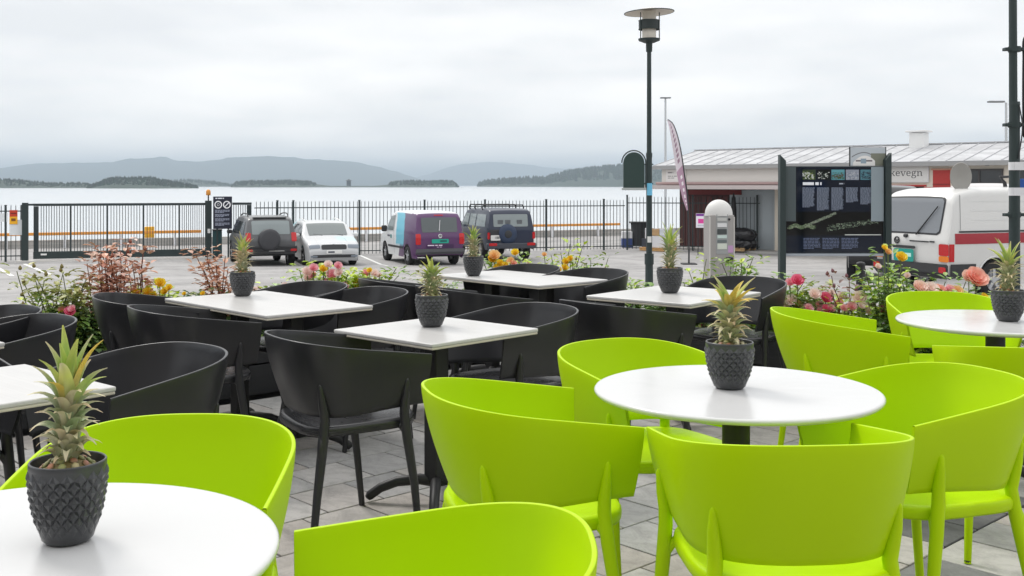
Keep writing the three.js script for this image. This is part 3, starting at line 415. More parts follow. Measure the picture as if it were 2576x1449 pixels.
{
  // dark blue four-wheel drive
  const d = 39.6, v = vehicle('off_road_car', 'dark blue boxy off-road car with ladder roof bars', at(1236, d), NA - 2 * deg, { prof: [[-2.2, 0.5], [-2.26, 0.58], [-2.26, 1.1], [-2.16, 1.7], [-2.08, 1.82], [-1.8, 1.87], [0.2, 1.86], [0.5, 1.78], [0.92, 1.26], [1.1, 1.2], [2.2, 1.1], [2.3, 0.95], [2.3, 0.55], [2.2, 0.42]], w: 0.92, belt: 1.16, roof: 1.87, wheels: [-1.4, 1.4], wr: 0.39, base: 0.42, color: [0.010, 0.018, 0.045], tum: 0.13, rc: 0.08 });
  v.end('rear_window', v.face(-1, -0.64, 0.66, 1.24, 1.68), M.glassLight); for (const x of [-0.32, 0.12, 0.4]) v.end('head_rest', bx(0.2, 0.17, 0.012, x, 1.40, v.rearZ(1.40) - 0.017, 0.04), std(0.12, 0.13, 0.14, 0.4));
  v.end('spare_wheel_cover', new THREE.LatheGeometry([[0, 0.1], [0.2, 0.1], [0.32, 0.07], [0.36, 0.0]].map(p => new THREE.Vector2(...p)), 26).rotateX(-Math.PI / 2).translate(0.14, 0.98, -2.25), std(0.022, 0.04, 0.085, 0.4)); v.end('spare_hub', new THREE.LatheGeometry([[0, 0.12], [0.12, 0.12], [0.14, 0.09]].map(p => new THREE.Vector2(...p)), 18).rotateX(-Math.PI / 2).translate(0.14, 0.98, -2.26), M.trim);
  v.end('bumper', [bx(1.86, 0.2, 0.2, 0, 0.56, -2.26, 0.04)], std(0.05, 0.055, 0.07, 0.5)); v.end('plate_panel', v.face(-1, 0.36, 0.84, 0.72, 1.14, 0.02), M.trim); v.end('number_plate', v.face(-1, 0.42, 0.78, 0.76, 0.95, 0.035), plateMat('#dcdcd8', '#8a8a88', 6));
  for (const s of [-1, 1]) { v.end('bumper_light', bx(0.3, 0.1, 0.02, s * 0.72, 0.62, -2.37, 0.01), M.redLamp); v.end('tail_light', v.face(-1, s > 0 ? 0.8 : -0.9, s > 0 ? 0.9 : -0.8, 0.8, 1.05, 0.02), M.redLamp); v.end('side_window', v.side(s, [[-1.95, 1.24], [-0.95, 1.24], [-0.95, 1.68], [-1.9, 1.68]]), M.glassLight); v.end('side_window', v.side(s, [[-0.85, 1.24], [-0.1, 1.24], [-0.1, 1.68], [-0.85, 1.68]]), M.glassLight); v.end('side_window', v.side(s, [[0, 1.24], [0.78, 1.24], [0.45, 1.68], [0, 1.68]]), M.glassLight); v.end('mirror', bx(0.18, 0.2, 0.12, s * 1.05, 1.28, 0.72, 0.04), M.trim); v.end('side_step', bx(0.12, 0.05, 1.5, s * 0.95, 0.45, 0), M.trim); }
  for (const z of [-1.35, -0.5, 0.2]) { v.end('roof_bar', bx(1.56, 0.04, 0.06, 0, 2.0, z, 0.015), M.iron); for (const s of [-1, 1]) v.end('bar_foot', limb(curve([[s * 0.77, 1.82, z], [s * 0.8, 1.9, z], [s * 0.76, 2.0, z]], 6), Array(7).fill(0.025), 6), M.iron); }
}
const vanT = 67 * deg, vanD = 17.7, vanX = XP(2393, vanD), vanP = [vanX + 2.42 * Math.sin(vanT) - 0.92 * Math.cos(vanT), -0.60, -(vanD + 2.42 * Math.cos(vanT) + 0.92 * Math.sin(vanT))];
{
  // white panel van on the right
  const v = vehicle('panel_van', 'white panel van with dark red side stripe behind the information board', vanP, vanT, { cat: 'van', prof: [[-2.34, 0.34], [-2.42, 0.42], [-2.42, 1.0], [-2.38, 1.15], [-2.25, 1.7], [-2.14, 1.84], [-1.8, 1.9], [-0.5, 1.92], [1.0, 1.92], [1.3, 1.85], [1.95, 1.2], [2.1, 1.1], [2.35, 0.95], [2.4, 0.6], [2.35, 0.3]], w: 0.92, belt: 1.05, roof: 1.92, wheels: [-1.42, 1.55], wr: 0.33, base: 0.3, color: [0.63, 0.625, 0.61], tum: 0.12, rc: 0.12, rough: 0.45 });
  v.end('rear_window', v.face(-1, -0.62, 0.74, 1.13, 1.72, 0.012, 0.06), phy(0.20, 0.215, 0.235, 0.12)); v.end('window_seal', [v.face(-1, -0.65, 0.77, 1.10, 1.75, 0.006, 0.07)], M.trim);
  v.end('wiper', limb([[-0.12, 1.1, v.rearZ(1.1) - 0.03], [-0.52, 1.6, v.rearZ(1.6) - 0.04]], [0.013, 0.009], 6), M.iron); v.end('wiper_motor', bx(0.09, 0.06, 0.05, 0.12, 1.07, v.rearZ(1.06) - 0.02, 0.02), M.trim);
  v.end('bumper', [v.face(-1, -0.9, 0.9, 0.34, 0.62, 0.05)], M.trim); for (const s of [-1, 1]) { v.end('bumper_corner', v.side(s, [[-2.38, 0.38], [-1.86, 0.38], [-1.86, 0.62], [-2.38, 0.62]], 0.025), M.trim); v.end('bumper_reflector', v.face(-1, s > 0 ? 0.7 : -0.86, s > 0 ? 0.86 : -0.7, 0.47, 0.57, 0.065), M.redLamp); }
  const lr = v.end.bind(null);
  for (const s of [-1, 1]) { const xa = s > 0 ? 0.66 : -0.885, xb = s > 0 ? 0.885 : -0.66; lr('tail_light', v.face(-1, xa, xb, 0.76, 0.96, 0.02), M.redLamp); lr('indicator', v.face(-1, xa, xb, 0.655, 0.755, 0.02), M.amber); lr('tail_light_side', v.side(s, [[-2.4, 0.66], [-2.3, 0.66], [-2.3, 0.96], [-2.4, 0.96]], 0.012), M.redLamp);
    lr('side_stripe', v.side(s, [[-2.28, 0.96], [0.6, 0.96], [0.6, 1.14], [-2.28, 1.14]], 0.006), std(0.33, 0.018, 0.03, 0.5)); lr('door_rail', v.side(s, [[-2.2, 1.155], [-0.35, 1.155], [-0.35, 1.185], [-2.2, 1.185]], 0.012), M.trim); lr('body_seam', v.side(s, [[-2.17, 1.2], [-2.155, 1.2], [-2.09, 1.8], [-2.105, 1.8]], 0.003), std(0.3, 0.3, 0.3, 0.8)); for (const y of [1.36, 1.52, 1.68]) lr('pressed_rib', v.side(s, [[-1.9, y], [-0.3, y], [-0.3, y + 0.012], [-1.9, y + 0.012]], 0.004), std(0.66, 0.66, 0.65, 0.5)); lr('cab_window', v.side(s, [[0.75, 1.16], [1.75, 1.16], [1.3, 1.68], [0.75, 1.7]]), M.glass); lr('mirror', bx(0.2, 0.26, 0.12, s * 1.04, 1.25, 1.6, 0.05), M.trim); lr('wheel_arch', limb(Array.from({ length: 13 }, (_, i) => { const a = i / 12 * Math.PI; return V(s * (v.hw(-1.42, 0.5) + 0.006), 0.33 + 0.4 * Math.sin(a), -1.42 + 0.4 * Math.cos(a)); }), Array(13).fill(0.016), 6), std(0.6, 0.6, 0.6, 0.5)); }
  v.end('number_plate', v.face(-1, -0.12, 0.36, 0.62, 0.84, 0.055), new THREE.MeshStandardMaterial({ roughness: 0.5, map: canvasTex(128, 56, (x) => { const r = rng(12); x.fillStyle = '#0f9486'; x.fillRect(0, 0, 128, 56); greek(x, 16, 18, 92, 1, 34, '#bfe9e0', r, 0.5); }) })); v.end('plate_lamp_bar', v.face(-1, -0.16, 0.4, 0.85, 0.9, 0.05), M.trim);
  v.end('badge', new THREE.TorusGeometry(0.055, 0.012, 6, 20).translate(0.33, 0.985, -2.43), M.trim); v.end('badge_strokes', [limb([[0.29, 1.01, -2.43], [0.33, 0.95, -2.43], [0.37, 1.01, -2.43]], [0.007, 0.007, 0.007], 5), bx(0.05, 0.008, 0.01, 0.33, 0.985, -2.43)], M.trim); v.end('handle_strip', [bx(0.44, 0.02, 0.02, -0.2, 0.985, -2.425), bx(0.1, 0.025, 0.025, -0.5, 0.99, -2.425)], M.trim);
  const sy = 1.915;
  const dish = single('roof_dish', 'grey dish standing upright on the white van roof', 'dish', [new THREE.LatheGeometry([[0, 0.02], [0.12, 0.03], [0.2, 0.07], [0.21, 0.075], [0.2, 0.085], [0.12, 0.045], [0, 0.035]].map(p => new THREE.Vector2(...p)), 22).rotateX(Math.PI / 2).scale(0.85, 1.2, 1).translate(0, 0.25, 0), cyl(0.02, 0.02, 0.12, 0, 0, 0, 8)], std(0.30, 0.29, 0.27, 0.6));
  { const d = 18.4; dish.position.set(XP(2416, d), vanP[1] + 1.86, -d); dish.rotation.y = -0.3; }
  const arm = single('roof_clamp', 'black angled clamp on the white van roof near the lamp post', 'clamp', [limb([[0, 0, 0], [-0.02, 0.12, 0], [-0.1, 0.22, 0], [0.1, 0.23, 0.0]], [0.04, 0.035, 0.03, 0.022], 8)], M.iron);
  { const d = 19.0; arm.position.set(XP(2530, d), vanP[1] + 1.89, -d); }
}
{
  const d = 23.7, v = vehicle('dark_van', 'black vehicle roof showing between the information board and the white van', [XP(2262, d + 2.3), -0.93, -d - 3.2], 22 * deg, { cat: 'van', prof: [[-2.2, 0.4], [-2.3, 0.5], [-2.3, 1.1], [-2.1, 2.1], [-1.9, 2.24], [-1.4, 2.28], [1.2, 2.27], [1.5, 2.18], [2.0, 1.4], [2.2, 1.25], [2.5, 1.1], [2.55, 0.6], [2.5, 0.35]], w: 0.84, belt: 1.3, roof: 2.28, wheels: [-1.5, 1.6], wr: 0.36, base: 0.32, color: [0.014, 0.014, 0.017], tum: 0.12, rc: 0.14 });
  for (const s of [-1, 1]) v.end('side_window', v.side(s, [[-1.7, 1.4], [1.5, 1.4], [1.2, 2.0], [-1.6, 2.0]]), M.glass); v.end('rear_window', v.face(-1, -0.7, 0.7, 1.4, 2.0), M.glass);
}

// ---------------------------------------------------------------- shop building on the quay
{
  const A = [6.45, 45.2], g0 = -1.36, yaw = -43.46 * deg;
  const bs = px => { const k = (px - CX) / FPX; return (A[1] * k - A[0]) / (0.726 + 0.688 * k); };
  const by = (py, s2) => YP(py, A[1] - 0.688 * s2) - g0;
  const b = thing('shop_building', 'long low white quay building with grey standing seam roof and awning', 'building', [A[0], g0, -A[1]], yaw);
  const wall = std(0.72, 0.70, 0.66, 0.85, { bumpMap: tx(nzFine, 6, 2), bumpScale: 0.004 }), cream = std(0.72, 0.66, 0.57, 0.85), dark = std(0.02, 0.02, 0.022, 0.6), pale = std(0.45, 0.50, 0.53, 0.85), rf = std(0.53, 0.535, 0.55, 0.6, { metalness: 0.15, map: tx(nzAsph, 3, 1) });
  const L = 27, s1 = 6.4, sR = 8.2;
  part('upper_wall', bx(s1, 0.76, 0.3, s1 / 2, 3.12, -0.15), wall, b);
  part('wall', [bx(11.35 - s1, 3.5 - 2.72, 0.3, (s1 + 11.35) / 2, 3.11, -0.152), bx(L - 11.35, 1.02, 0.3, (11.35 + L) / 2, 2.99, -0.154), bx(L - 11.4, 2.48, 0.3, (11.4 + L) / 2, 1.24, -0.156)], cream, b);
  part('back_wall', bx(L, 3.5, 0.3, L / 2, 1.75, -6.2), wall, b); part('end_wall', [bx(0.3, 0.8, 6, 0.15, 3.1, -3.1)], wall, b); part('floor', bx(L, 0.08, 6.4, L / 2, 0.04, -3.1), M.concrete, b);
  // recessed shop front
  part('shop_panelling', bx(2.5, 2.7, 0.2, 1.35, 1.4, -1.3), std(0.075, 0.03, 0.03, 0.7), b); for (let i = 0; i < 9; i++) part('panel_board', bx(0.24, 2.2, 0.03, 0.28 + i * 0.27, 1.15, -1.185), std(0.09 + 0.02 * (i % 3), 0.038, 0.036, 0.7), b); part('lintel', bx(2.6, 0.2, 0.06, 1.9, 2.42, -1.17), std(0.2, 0.035, 0.035, 0.7), b);
  part('inner_wall', bx(2.75, 2.7, 0.2, 3.98, 1.4, -1.32), pale, b); part('corner_pillar', bx(0.16, 2.7, 0.3, 4.98, 1.37, -1.05), cream, b);
  for (const x of [2.75, 3.4, 4.05, 4.7]) part('ceiling_beam', bx(0.07, 0.14, 1.2, x, 2.6, -0.55), dark, b);
  const door = part('door', [bx(0.12, 2.35, 0.12, 5.13, 1.2, -1.0), bx(0.12, 2.35, 0.12, 5.98, 1.2, -1.0), bx(0.74, 0.14, 0.12, 5.555, 2.32, -1.0), bx(0.73, 0.3, 0.1, 5.555, 0.2, -1.0)], std(0.30, 0.06, 0.045, 0.6), b); part('pane', bx(0.72, 1.88, 0.02, 5.555, 1.3, -1.0), phy(0.42, 0.45, 0.5, 0.1), door); part('handle', bx(0.05, 0.22, 0.07, 5.24, 1.12, -0.92), M.iron, door);
  part('recess_side_wall', bx(0.3, 2.72, 1.4, 6.25, 1.36, -0.9), cream, b); part('lower_wall', [bx(3.0, 2.68, 0.3, 7.75, 1.34, -0.15)], cream, b);
  part('soffit', bx(s1, 0.06, 1.9, s1 / 2, 2.7, -0.6), std(0.3, 0.27, 0.27, 0.8), b);
  const aw = part('awning', [bx(s1 + 0.2, 0.07, 1.0, s1 / 2 - 0.1, 2.68, 0.5), bx(s1 + 0.2, 0.12, 0.05, s1 / 2 - 0.1, 2.62, 1.02)], std(0.52, 0.46, 0.45, 0.7), b); part('awning_cassette', bx(s1 + 0.2, 0.12, 0.18, s1 / 2 - 0.1, 2.80, 0.1, 0.03), std(0.40, 0.28, 0.27, 0.7), aw);
  // sign hoarding, hatch, windows
  const dk = part('opening', [bx(2.7, 0.9, 0.1, 10.05, 2.25, -0.3)], dark, b); part('opening_trim', bx(2.75, 0.06, 0.08, 10.05, 2.71, 0.012), M.red, dk);
  const sd0 = bs(2348), sd1 = bs(2391), dt = by(428, 12); const hatch = part('hatch_door', [bx(sd1 - sd0, 1.5, 0.06, (sd0 + sd1) / 2, dt - 0.75, 0.01)], M.red, b); part('hatch_frame', [bx(sd1 - sd0 + 0.12, 0.06, 0.09, (sd0 + sd1) / 2, dt + 0.03, 0.012)], std(0.5, 0.28, 0.2, 0.7), hatch); part('hatch_seam', bx(sd1 - sd0, 0.03, 0.02, (sd0 + sd1) / 2, dt - 0.5, 0.042), std(0.2, 0.02, 0.02, 0.6), hatch);
  for (const [p0, p1] of [[2408, 2522], [2556, 2680]]) { const a = bs(p0), c = bs(p1), t = by(427, a + 0.7), u = by(462, a + 0.7), w = part('window', [bx(c - a, t - u, 0.04, (a + c) / 2, (t + u) / 2, 0.0)], phy(0.03, 0.034, 0.038, 0.08), b); part('frame', [bx(c - a + 0.08, 0.06, 0.08, (a + c) / 2, t, 0.01), bx(c - a + 0.08, 0.06, 0.08, (a + c) / 2, u, 0.01), bx(0.06, t - u - 0.06, 0.082, a, (t + u) / 2, 0.01), bx(0.06, t - u - 0.06, 0.082, (a + c) / 2, (t + u) / 2, 0.01), bx(0.06, t - u - 0.06, 0.082, c, (t + u) / 2, 0.01)], std(0.05, 0.045, 0.045, 0.5), w); part('apron', bx(c - a, 0.5, 0.05, (a + c) / 2, u - 0.29, 0.008), M.red, w); }
  // roof: two slopes in standing seam metal
  const run = 3.3, rise = 0.72, e0 = 3.5, sl = Math.hypot(run, rise), an = Math.atan2(rise, run);
  const rp = part('roof', [bx(L + 0.6, 0.06, sl, L / 2, 0, 0).rotateX(an).translate(0, e0 + rise / 2 + 0.04, 0.25 - run / 2), bx(L + 0.6, 0.06, sl, L / 2, 0, 0).rotateX(-an).translate(0, e0 + rise / 2 + 0.042, 0.25 - run * 1.5)], rf, b);
  for (let i = 0; i * 0.62 < L + 0.5; i++) part('roof_seam', bx(0.03, 0.04, sl - 0.02, 0, 0, 0).rotateX(an).translate(-0.2 + i * 0.62, e0 + rise / 2 + 0.075, 0.25 - run / 2), std(0.46, 0.465, 0.48, 0.5, { metalness: 0.15 }), rp);
  part('ridge_cap', bx(L + 0.62, 0.05, 0.25, L / 2, e0 + rise + 0.09, 0.25 - run), rf, rp); part('fascia', bx(L + 0.62, 0.14, 0.05, L / 2, e0 - 0.03, 0.29), std(0.33, 0.33, 0.33, 0.6), rp);
  const cs = bs(2160); const ch = part('chimney', [bx(0.55, 0.75, 0.5, cs + 1.2, 4.35, -2.6)], M.white, rp); part('chimney_cap', [bx(0.78, 0.07, 0.7, cs + 1.2, 4.78, -2.6, 0.01)], M.white, ch);
  part('wall_lamp', [bx(0.12, 0.12, 0.14, bs(2485), by(412, 14), 0.07, 0.02)], M.trim, b);
  // shop sign
  const ss0 = bs(2150), ss1 = bs(2338), stx = canvasTex(512, 128, (x, w, h) => { x.fillStyle = '#d4d2cf'; x.fillRect(0, 0, w, h); x.fillStyle = '#3a3a3d'; x.font = '66px serif'; x.textBaseline = 'middle'; x.textAlign = 'right'; x.fillText('Fiskevegn', 478, 62, 420); });
  const sg = thing('shop_sign', 'white shop sign with dark serif lettering under the metal roof', 'sign', [A[0], g0, -A[1]], yaw); const st = by(413, 10), su = by(459, 10);
  part('board', bx(ss1 - ss0, st - su, 0.05, (ss0 + ss1) / 2, (st + su) / 2, 0.05), M.sackWhite, sg); { const p = plate(ss1 - ss0 - 0.04, st - su - 0.04, stx, (ss0 + ss1) / 2, (st + su) / 2, 0.079); part('lettering', p.g, p.m, sg); }
  const ps = single('wall_poster', 'white notice board at the left end of the shop building', 'notice board', [bx(1.0, 0.62, 0.03, 0, 0, 0)], new THREE.MeshStandardMaterial({ roughness: 0.6, map: canvasTex(128, 80, (x) => { const r = rng(5); x.fillStyle = '#e6e4e2'; x.fillRect(0, 0, 128, 80); greek(x, 12, 14, 60, 1, 12, '#777', r); greek(x, 12, 34, 70, 2, 10, '#999', r); x.fillStyle = '#c9c5c2'; x.fillRect(88, 14, 28, 40); }) }));
  ps.position.set(A[0] + 0.726 * 0.75 - 0.688 * 0.03, g0 + 3.08, -A[1] + 0.688 * 0.75 + 0.726 * 0.03); ps.rotation.y = yaw;
  // goods in front of the shop: local placement along the wall
  const lp = (sx, z) => [A[0] + 0.726 * sx - 0.688 * z, g0, -A[1] + 0.688 * sx + 0.726 * z];
  const bun = thing('wrapped_stack', 'lumpy stack wrapped in black plastic under the shop awning', 'stack', lp(bs(1878) - 0.5, -0.1), yaw);
  { const r = rng(3), gs = []; for (let i = 0; i < 16; i++) { const g = new THREE.IcosahedronGeometry(0.26 + 0.1 * r(), 2), p = g.attributes.position; for (let k = 0; k < p.count; k++) { const f = 1 + 0.16 * noise.noise(p.getX(k) * 7 + i, p.getY(k) * 7, p.getZ(k) * 7); p.setXYZ(k, p.getX(k) * f * 1.2, p.getY(k) * f * 0.85, p.getZ(k) * f); } g.computeVertexNormals(); gs.push(g.translate((i % 4 - 1.5) * 0.32, 0.36 + Math.floor(i / 8) * 0.36, (Math.floor(i / 4) % 2 - 0.5) * 0.4)); } part('wrapping', gs, phy(0.012, 0.012, 0.014, 0.25), bun); part('strap', bx(0.05, 0.55, 0.02, 0.1, 0.62, 0.52), M.sackWhite, bun); }
  const pal = (pos, lab, m) => { const t = thing('wooden_pallet', lab, 'pallet', pos, yaw); for (let i = 0; i < 5; i++) part('slat', bx(0.16, 0.03, 1.0, -0.52 + i * 0.26, 0.13, 0), m, t); for (const z of [-0.42, 0, 0.42]) part('runner', bx(1.2, 0.1, 0.1, 0, 0.065, z), m, t); };
  pal(lp(bs(1878) - 0.5, -0.08).map((v, i) => i === 1 ? g0 + 0.06 : v), 'wooden pallet under the black wrapped stack', M.wood);
  const par = thing('folded_parasol', 'tall folded black parasol standing beside the wrapped stack', 'parasol', lp(bs(1858) - 0.6, -0.6), yaw); part('pole', cyl(0.025, 0.025, 2.4, 0, 0, 0, 10), M.iron, par); part('canopy', new THREE.LatheGeometry([[0.04, 0.9], [0.13, 1.0], [0.12, 1.7], [0.09, 2.1], [0.03, 2.35]].map(p => new THREE.Vector2(...p)), 9), M.iron, par);
  const q = lp(bs(1764) - 1.2, 1.4); pal(q.map((v, i) => i === 1 ? g0 : v), 'orange wooden pallet loaded with white boxes by the parking meter', std(0.58, 0.34, 0.14, 0.8));
  const box = (nm, lab, w, h, d2, dx, y, dz, m, rot = 0) => { const t = thing(nm, lab, nm.split('_').pop(), [q[0] + dx * 0.726 - dz * 0.688, g0 + y, q[2] + dx * 0.688 + dz * 0.726], yaw + rot); part('body', bx(w, h, d2, 0, h / 2, 0, 0.015), m, t); part('lid', [bx(w * 0.98, 0.012, d2 * 0.46, 0, h + 0.006, d2 * 0.25), bx(w * 0.98, 0.012, d2 * 0.46, 0, h + 0.006, -d2 * 0.25)], m, t); part('tape', bx(w * 0.2, 0.008, d2 * 1.005, 0, h + 0.014, 0), M.sackWhite, t); };
  box('white_box', 'large white box on the orange pallet', 0.75, 0.46, 0.7, 0.15, 0.15, 0.05, M.sackWhite, 0.1); box('brown_box', 'open brown box on top of the white box', 0.42, 0.26, 0.4, -0.02, 0.64, 0.1, M.card, 0.25); box('white_crate', 'pale crate right of the brown box on the white stack', 0.5, 0.28, 0.4, 0.5, 0.64, 0.05, std(0.6, 0.62, 0.66, 0.7), -0.1); box('white_box', 'small upright white box at the left of the pallet stack', 0.3, 0.42, 0.3, -0.42, 0.5, 0, M.sackWhite, 0.2); box('dark_crate', 'dark blue crate low at the left of the pallet stack', 0.5, 0.42, 0.45, -0.5, 0.06, -0.1, std(0.05, 0.06, 0.08, 0.7), 0.05);
  const pt = canvasTex(128, 128, (x) => { x.fillStyle = '#efe9f3'; x.fillRect(0, 0, 128, 128); x.fillStyle = '#7a2f96'; x.fillRect(0, 0, 128, 22); x.fillStyle = '#e0469f'; x.fillRect(18, 48, 66, 42); x.fillStyle = '#3b2b45'; x.fillRect(90, 52, 20, 46); x.fillStyle = '#c7c9d4'; x.fillRect(12, 100, 100, 18); });
  const po = thing('poster_stand', 'small purple and pink poster stand behind the parking meter', 'poster', [XP(1769, 41), 0.0, -41], -0.2); part('panel', bx(0.56, 0.56, 0.04, 0, YP(555, 41), 0), M.white, po); { const p = plate(0.54, 0.54, pt, 0, YP(555, 41), 0.024); part('print', p.g, p.m, po); } part('leg', [bx(0.03, 1.3, 0.03, -0.2, YP(555, 41) - 0.75, -0.03), bx(0.03, 1.3, 0.03, 0.2, YP(555, 41) - 0.75, -0.03)], M.trim, po);
  // boat on the quay behind the van
  const bo = thing('covered_boat', 'red boat with a pale cover behind the white van', 'boat', [XP(2470, 30), -1.11, -30], -0.8); part('hull', grid((u, v) => { const z = (u - 0.5) * 3.4, k = Math.sqrt(Math.max(0, 1 - Math.pow(Math.abs(u - 0.5) * 2, 3))), a = (v - 0.5) * Math.PI; return [z, 2.42 - 0.42 * Math.cos(a) * k, Math.sin(a) * 0.7 * k]; }, 20, 12), std(0.4, 0.05, 0.04, 0.5), bo); part('cover', grid((u, v) => { const z = (u - 0.5) * 1.9, k = Math.sqrt(Math.max(0, 1 - Math.pow(Math.abs(u - 0.5) * 2, 3))), a = (v - 0.5) * Math.PI; return [z + 0.1, 2.41 + 0.12 * Math.cos(a) * k, Math.sin(a) * 0.66 * k]; }, 20, 10), std(0.6, 0.58, 0.58, 0.8), bo); part('trailer', [bx(3, 0.1, 0.12, 0, 1.95, 0), bx(0.1, 1.9, 0.1, -0.7, 0.95, 0.4), bx(0.1, 1.9, 0.1, 0.7, 0.95, 0.4), bx(0.1, 1.9, 0.1, -0.7, 0.95, -0.4), bx(0.1, 1.9, 0.1, 0.7, 0.95, -0.4)], M.trim, bo);
}
// feather flag
{
  const d = 36, f = thing('feather_flag', 'tall white and pink feather flag in front of the shop roof', 'flag', [XP(1733, d), -1.36, -d]);
  const X = px => XP(px, d) - XP(1733, d), Y = py => YP(py, d) + 1.36;
  const edge = [[1733, 560], [1730, 500], [1722, 440], [1714, 385], [1704, 340], [1692, 310], [1680, 300]].map(p => [X(p[0]), Y(p[1])]);
  const luff = [[1727, 530], [1716, 500], [1706, 455], [1699, 410], [1692, 370], [1684, 330], [1678, 302]].map(p => [X(p[0]), Y(p[1])]);
  const pole = curve([[X(1733), 0, 0], [X(1733), 0.8, 0], ...edge.slice(1).map(p => [p[0], p[1], 0])], 24);
  part('pole', limb(pole, pole.map((_, i) => lerp(0.03, 0.012, i / 24)), 8), M.trim, f);
  const ft = canvasTex(64, 256, (x) => { x.fillStyle = '#d9cfd6'; x.fillRect(0, 0, 64, 256); x.fillStyle = '#b393a6'; x.fillRect(0, 150, 64, 106); x.fillStyle = '#9c8291'; for (let i = 0; i < 9; i++) x.fillRect(22, 26 + i * 13, 20, 8); x.fillStyle = '#e9e2e6'; for (let i = 0; i < 6; i++) x.fillRect(26, 166 + i * 13, 18, 7); });
  const cl = (arr, v) => { const k = v * (arr.length - 1), i = Math.min(arr.length - 2, Math.floor(k)); return [lerp(arr[i][0], arr[i + 1][0], k - i), lerp(arr[i][1], arr[i + 1][1], k - i)]; };
  const e2 = edge.slice(); e2[0] = [X(1732), Y(528)];
  part('cloth', grid((u, v) => { const a = cl(luff, v), b = cl(e2, v); return [lerp(a[0], b[0], u), lerp(a[1], b[1], u), 0.08 * Math.sin(v * 9 + u * 2) * (1 - u)]; }, 6, 40), new THREE.MeshStandardMaterial({ map: ft, roughness: 0.8, side: THREE.DoubleSide }), f);
  part('foot', [bx(0.5, 0.05, 0.5, 0, 0.025, 0, 0.01)], M.iron, f);
}
// slim far lights
for (const [px, py, d, lab] of [[1674, 248, 60, 'slim grey light pole rising behind the feather flag'], [2531, 258, 52, 'slim grey light pole beyond the roof at the right']]) {
  const t = thing('light_pole', lab, 'light pole', [XP(px, d), -1.36, -d]), h = YP(py, d) + 1.36; part('pole', limb([[0, 0, 0], [0, h, 0]], [0.09, 0.055], 10), std(0.5, 0.52, 0.54, 0.5), t);
  if (px < 2000) part('lamp_head', [bx(0.62, 0.07, 0.25, 0, h + 0.04, 0, 0.03)], std(0.12, 0.13, 0.14, 0.5), t); else part('lamp_head', [bx(0.8, 0.09, 0.26, -0.5, h + 0.04, 0, 0.03)], std(0.2, 0.21, 0.22, 0.5), t);
}

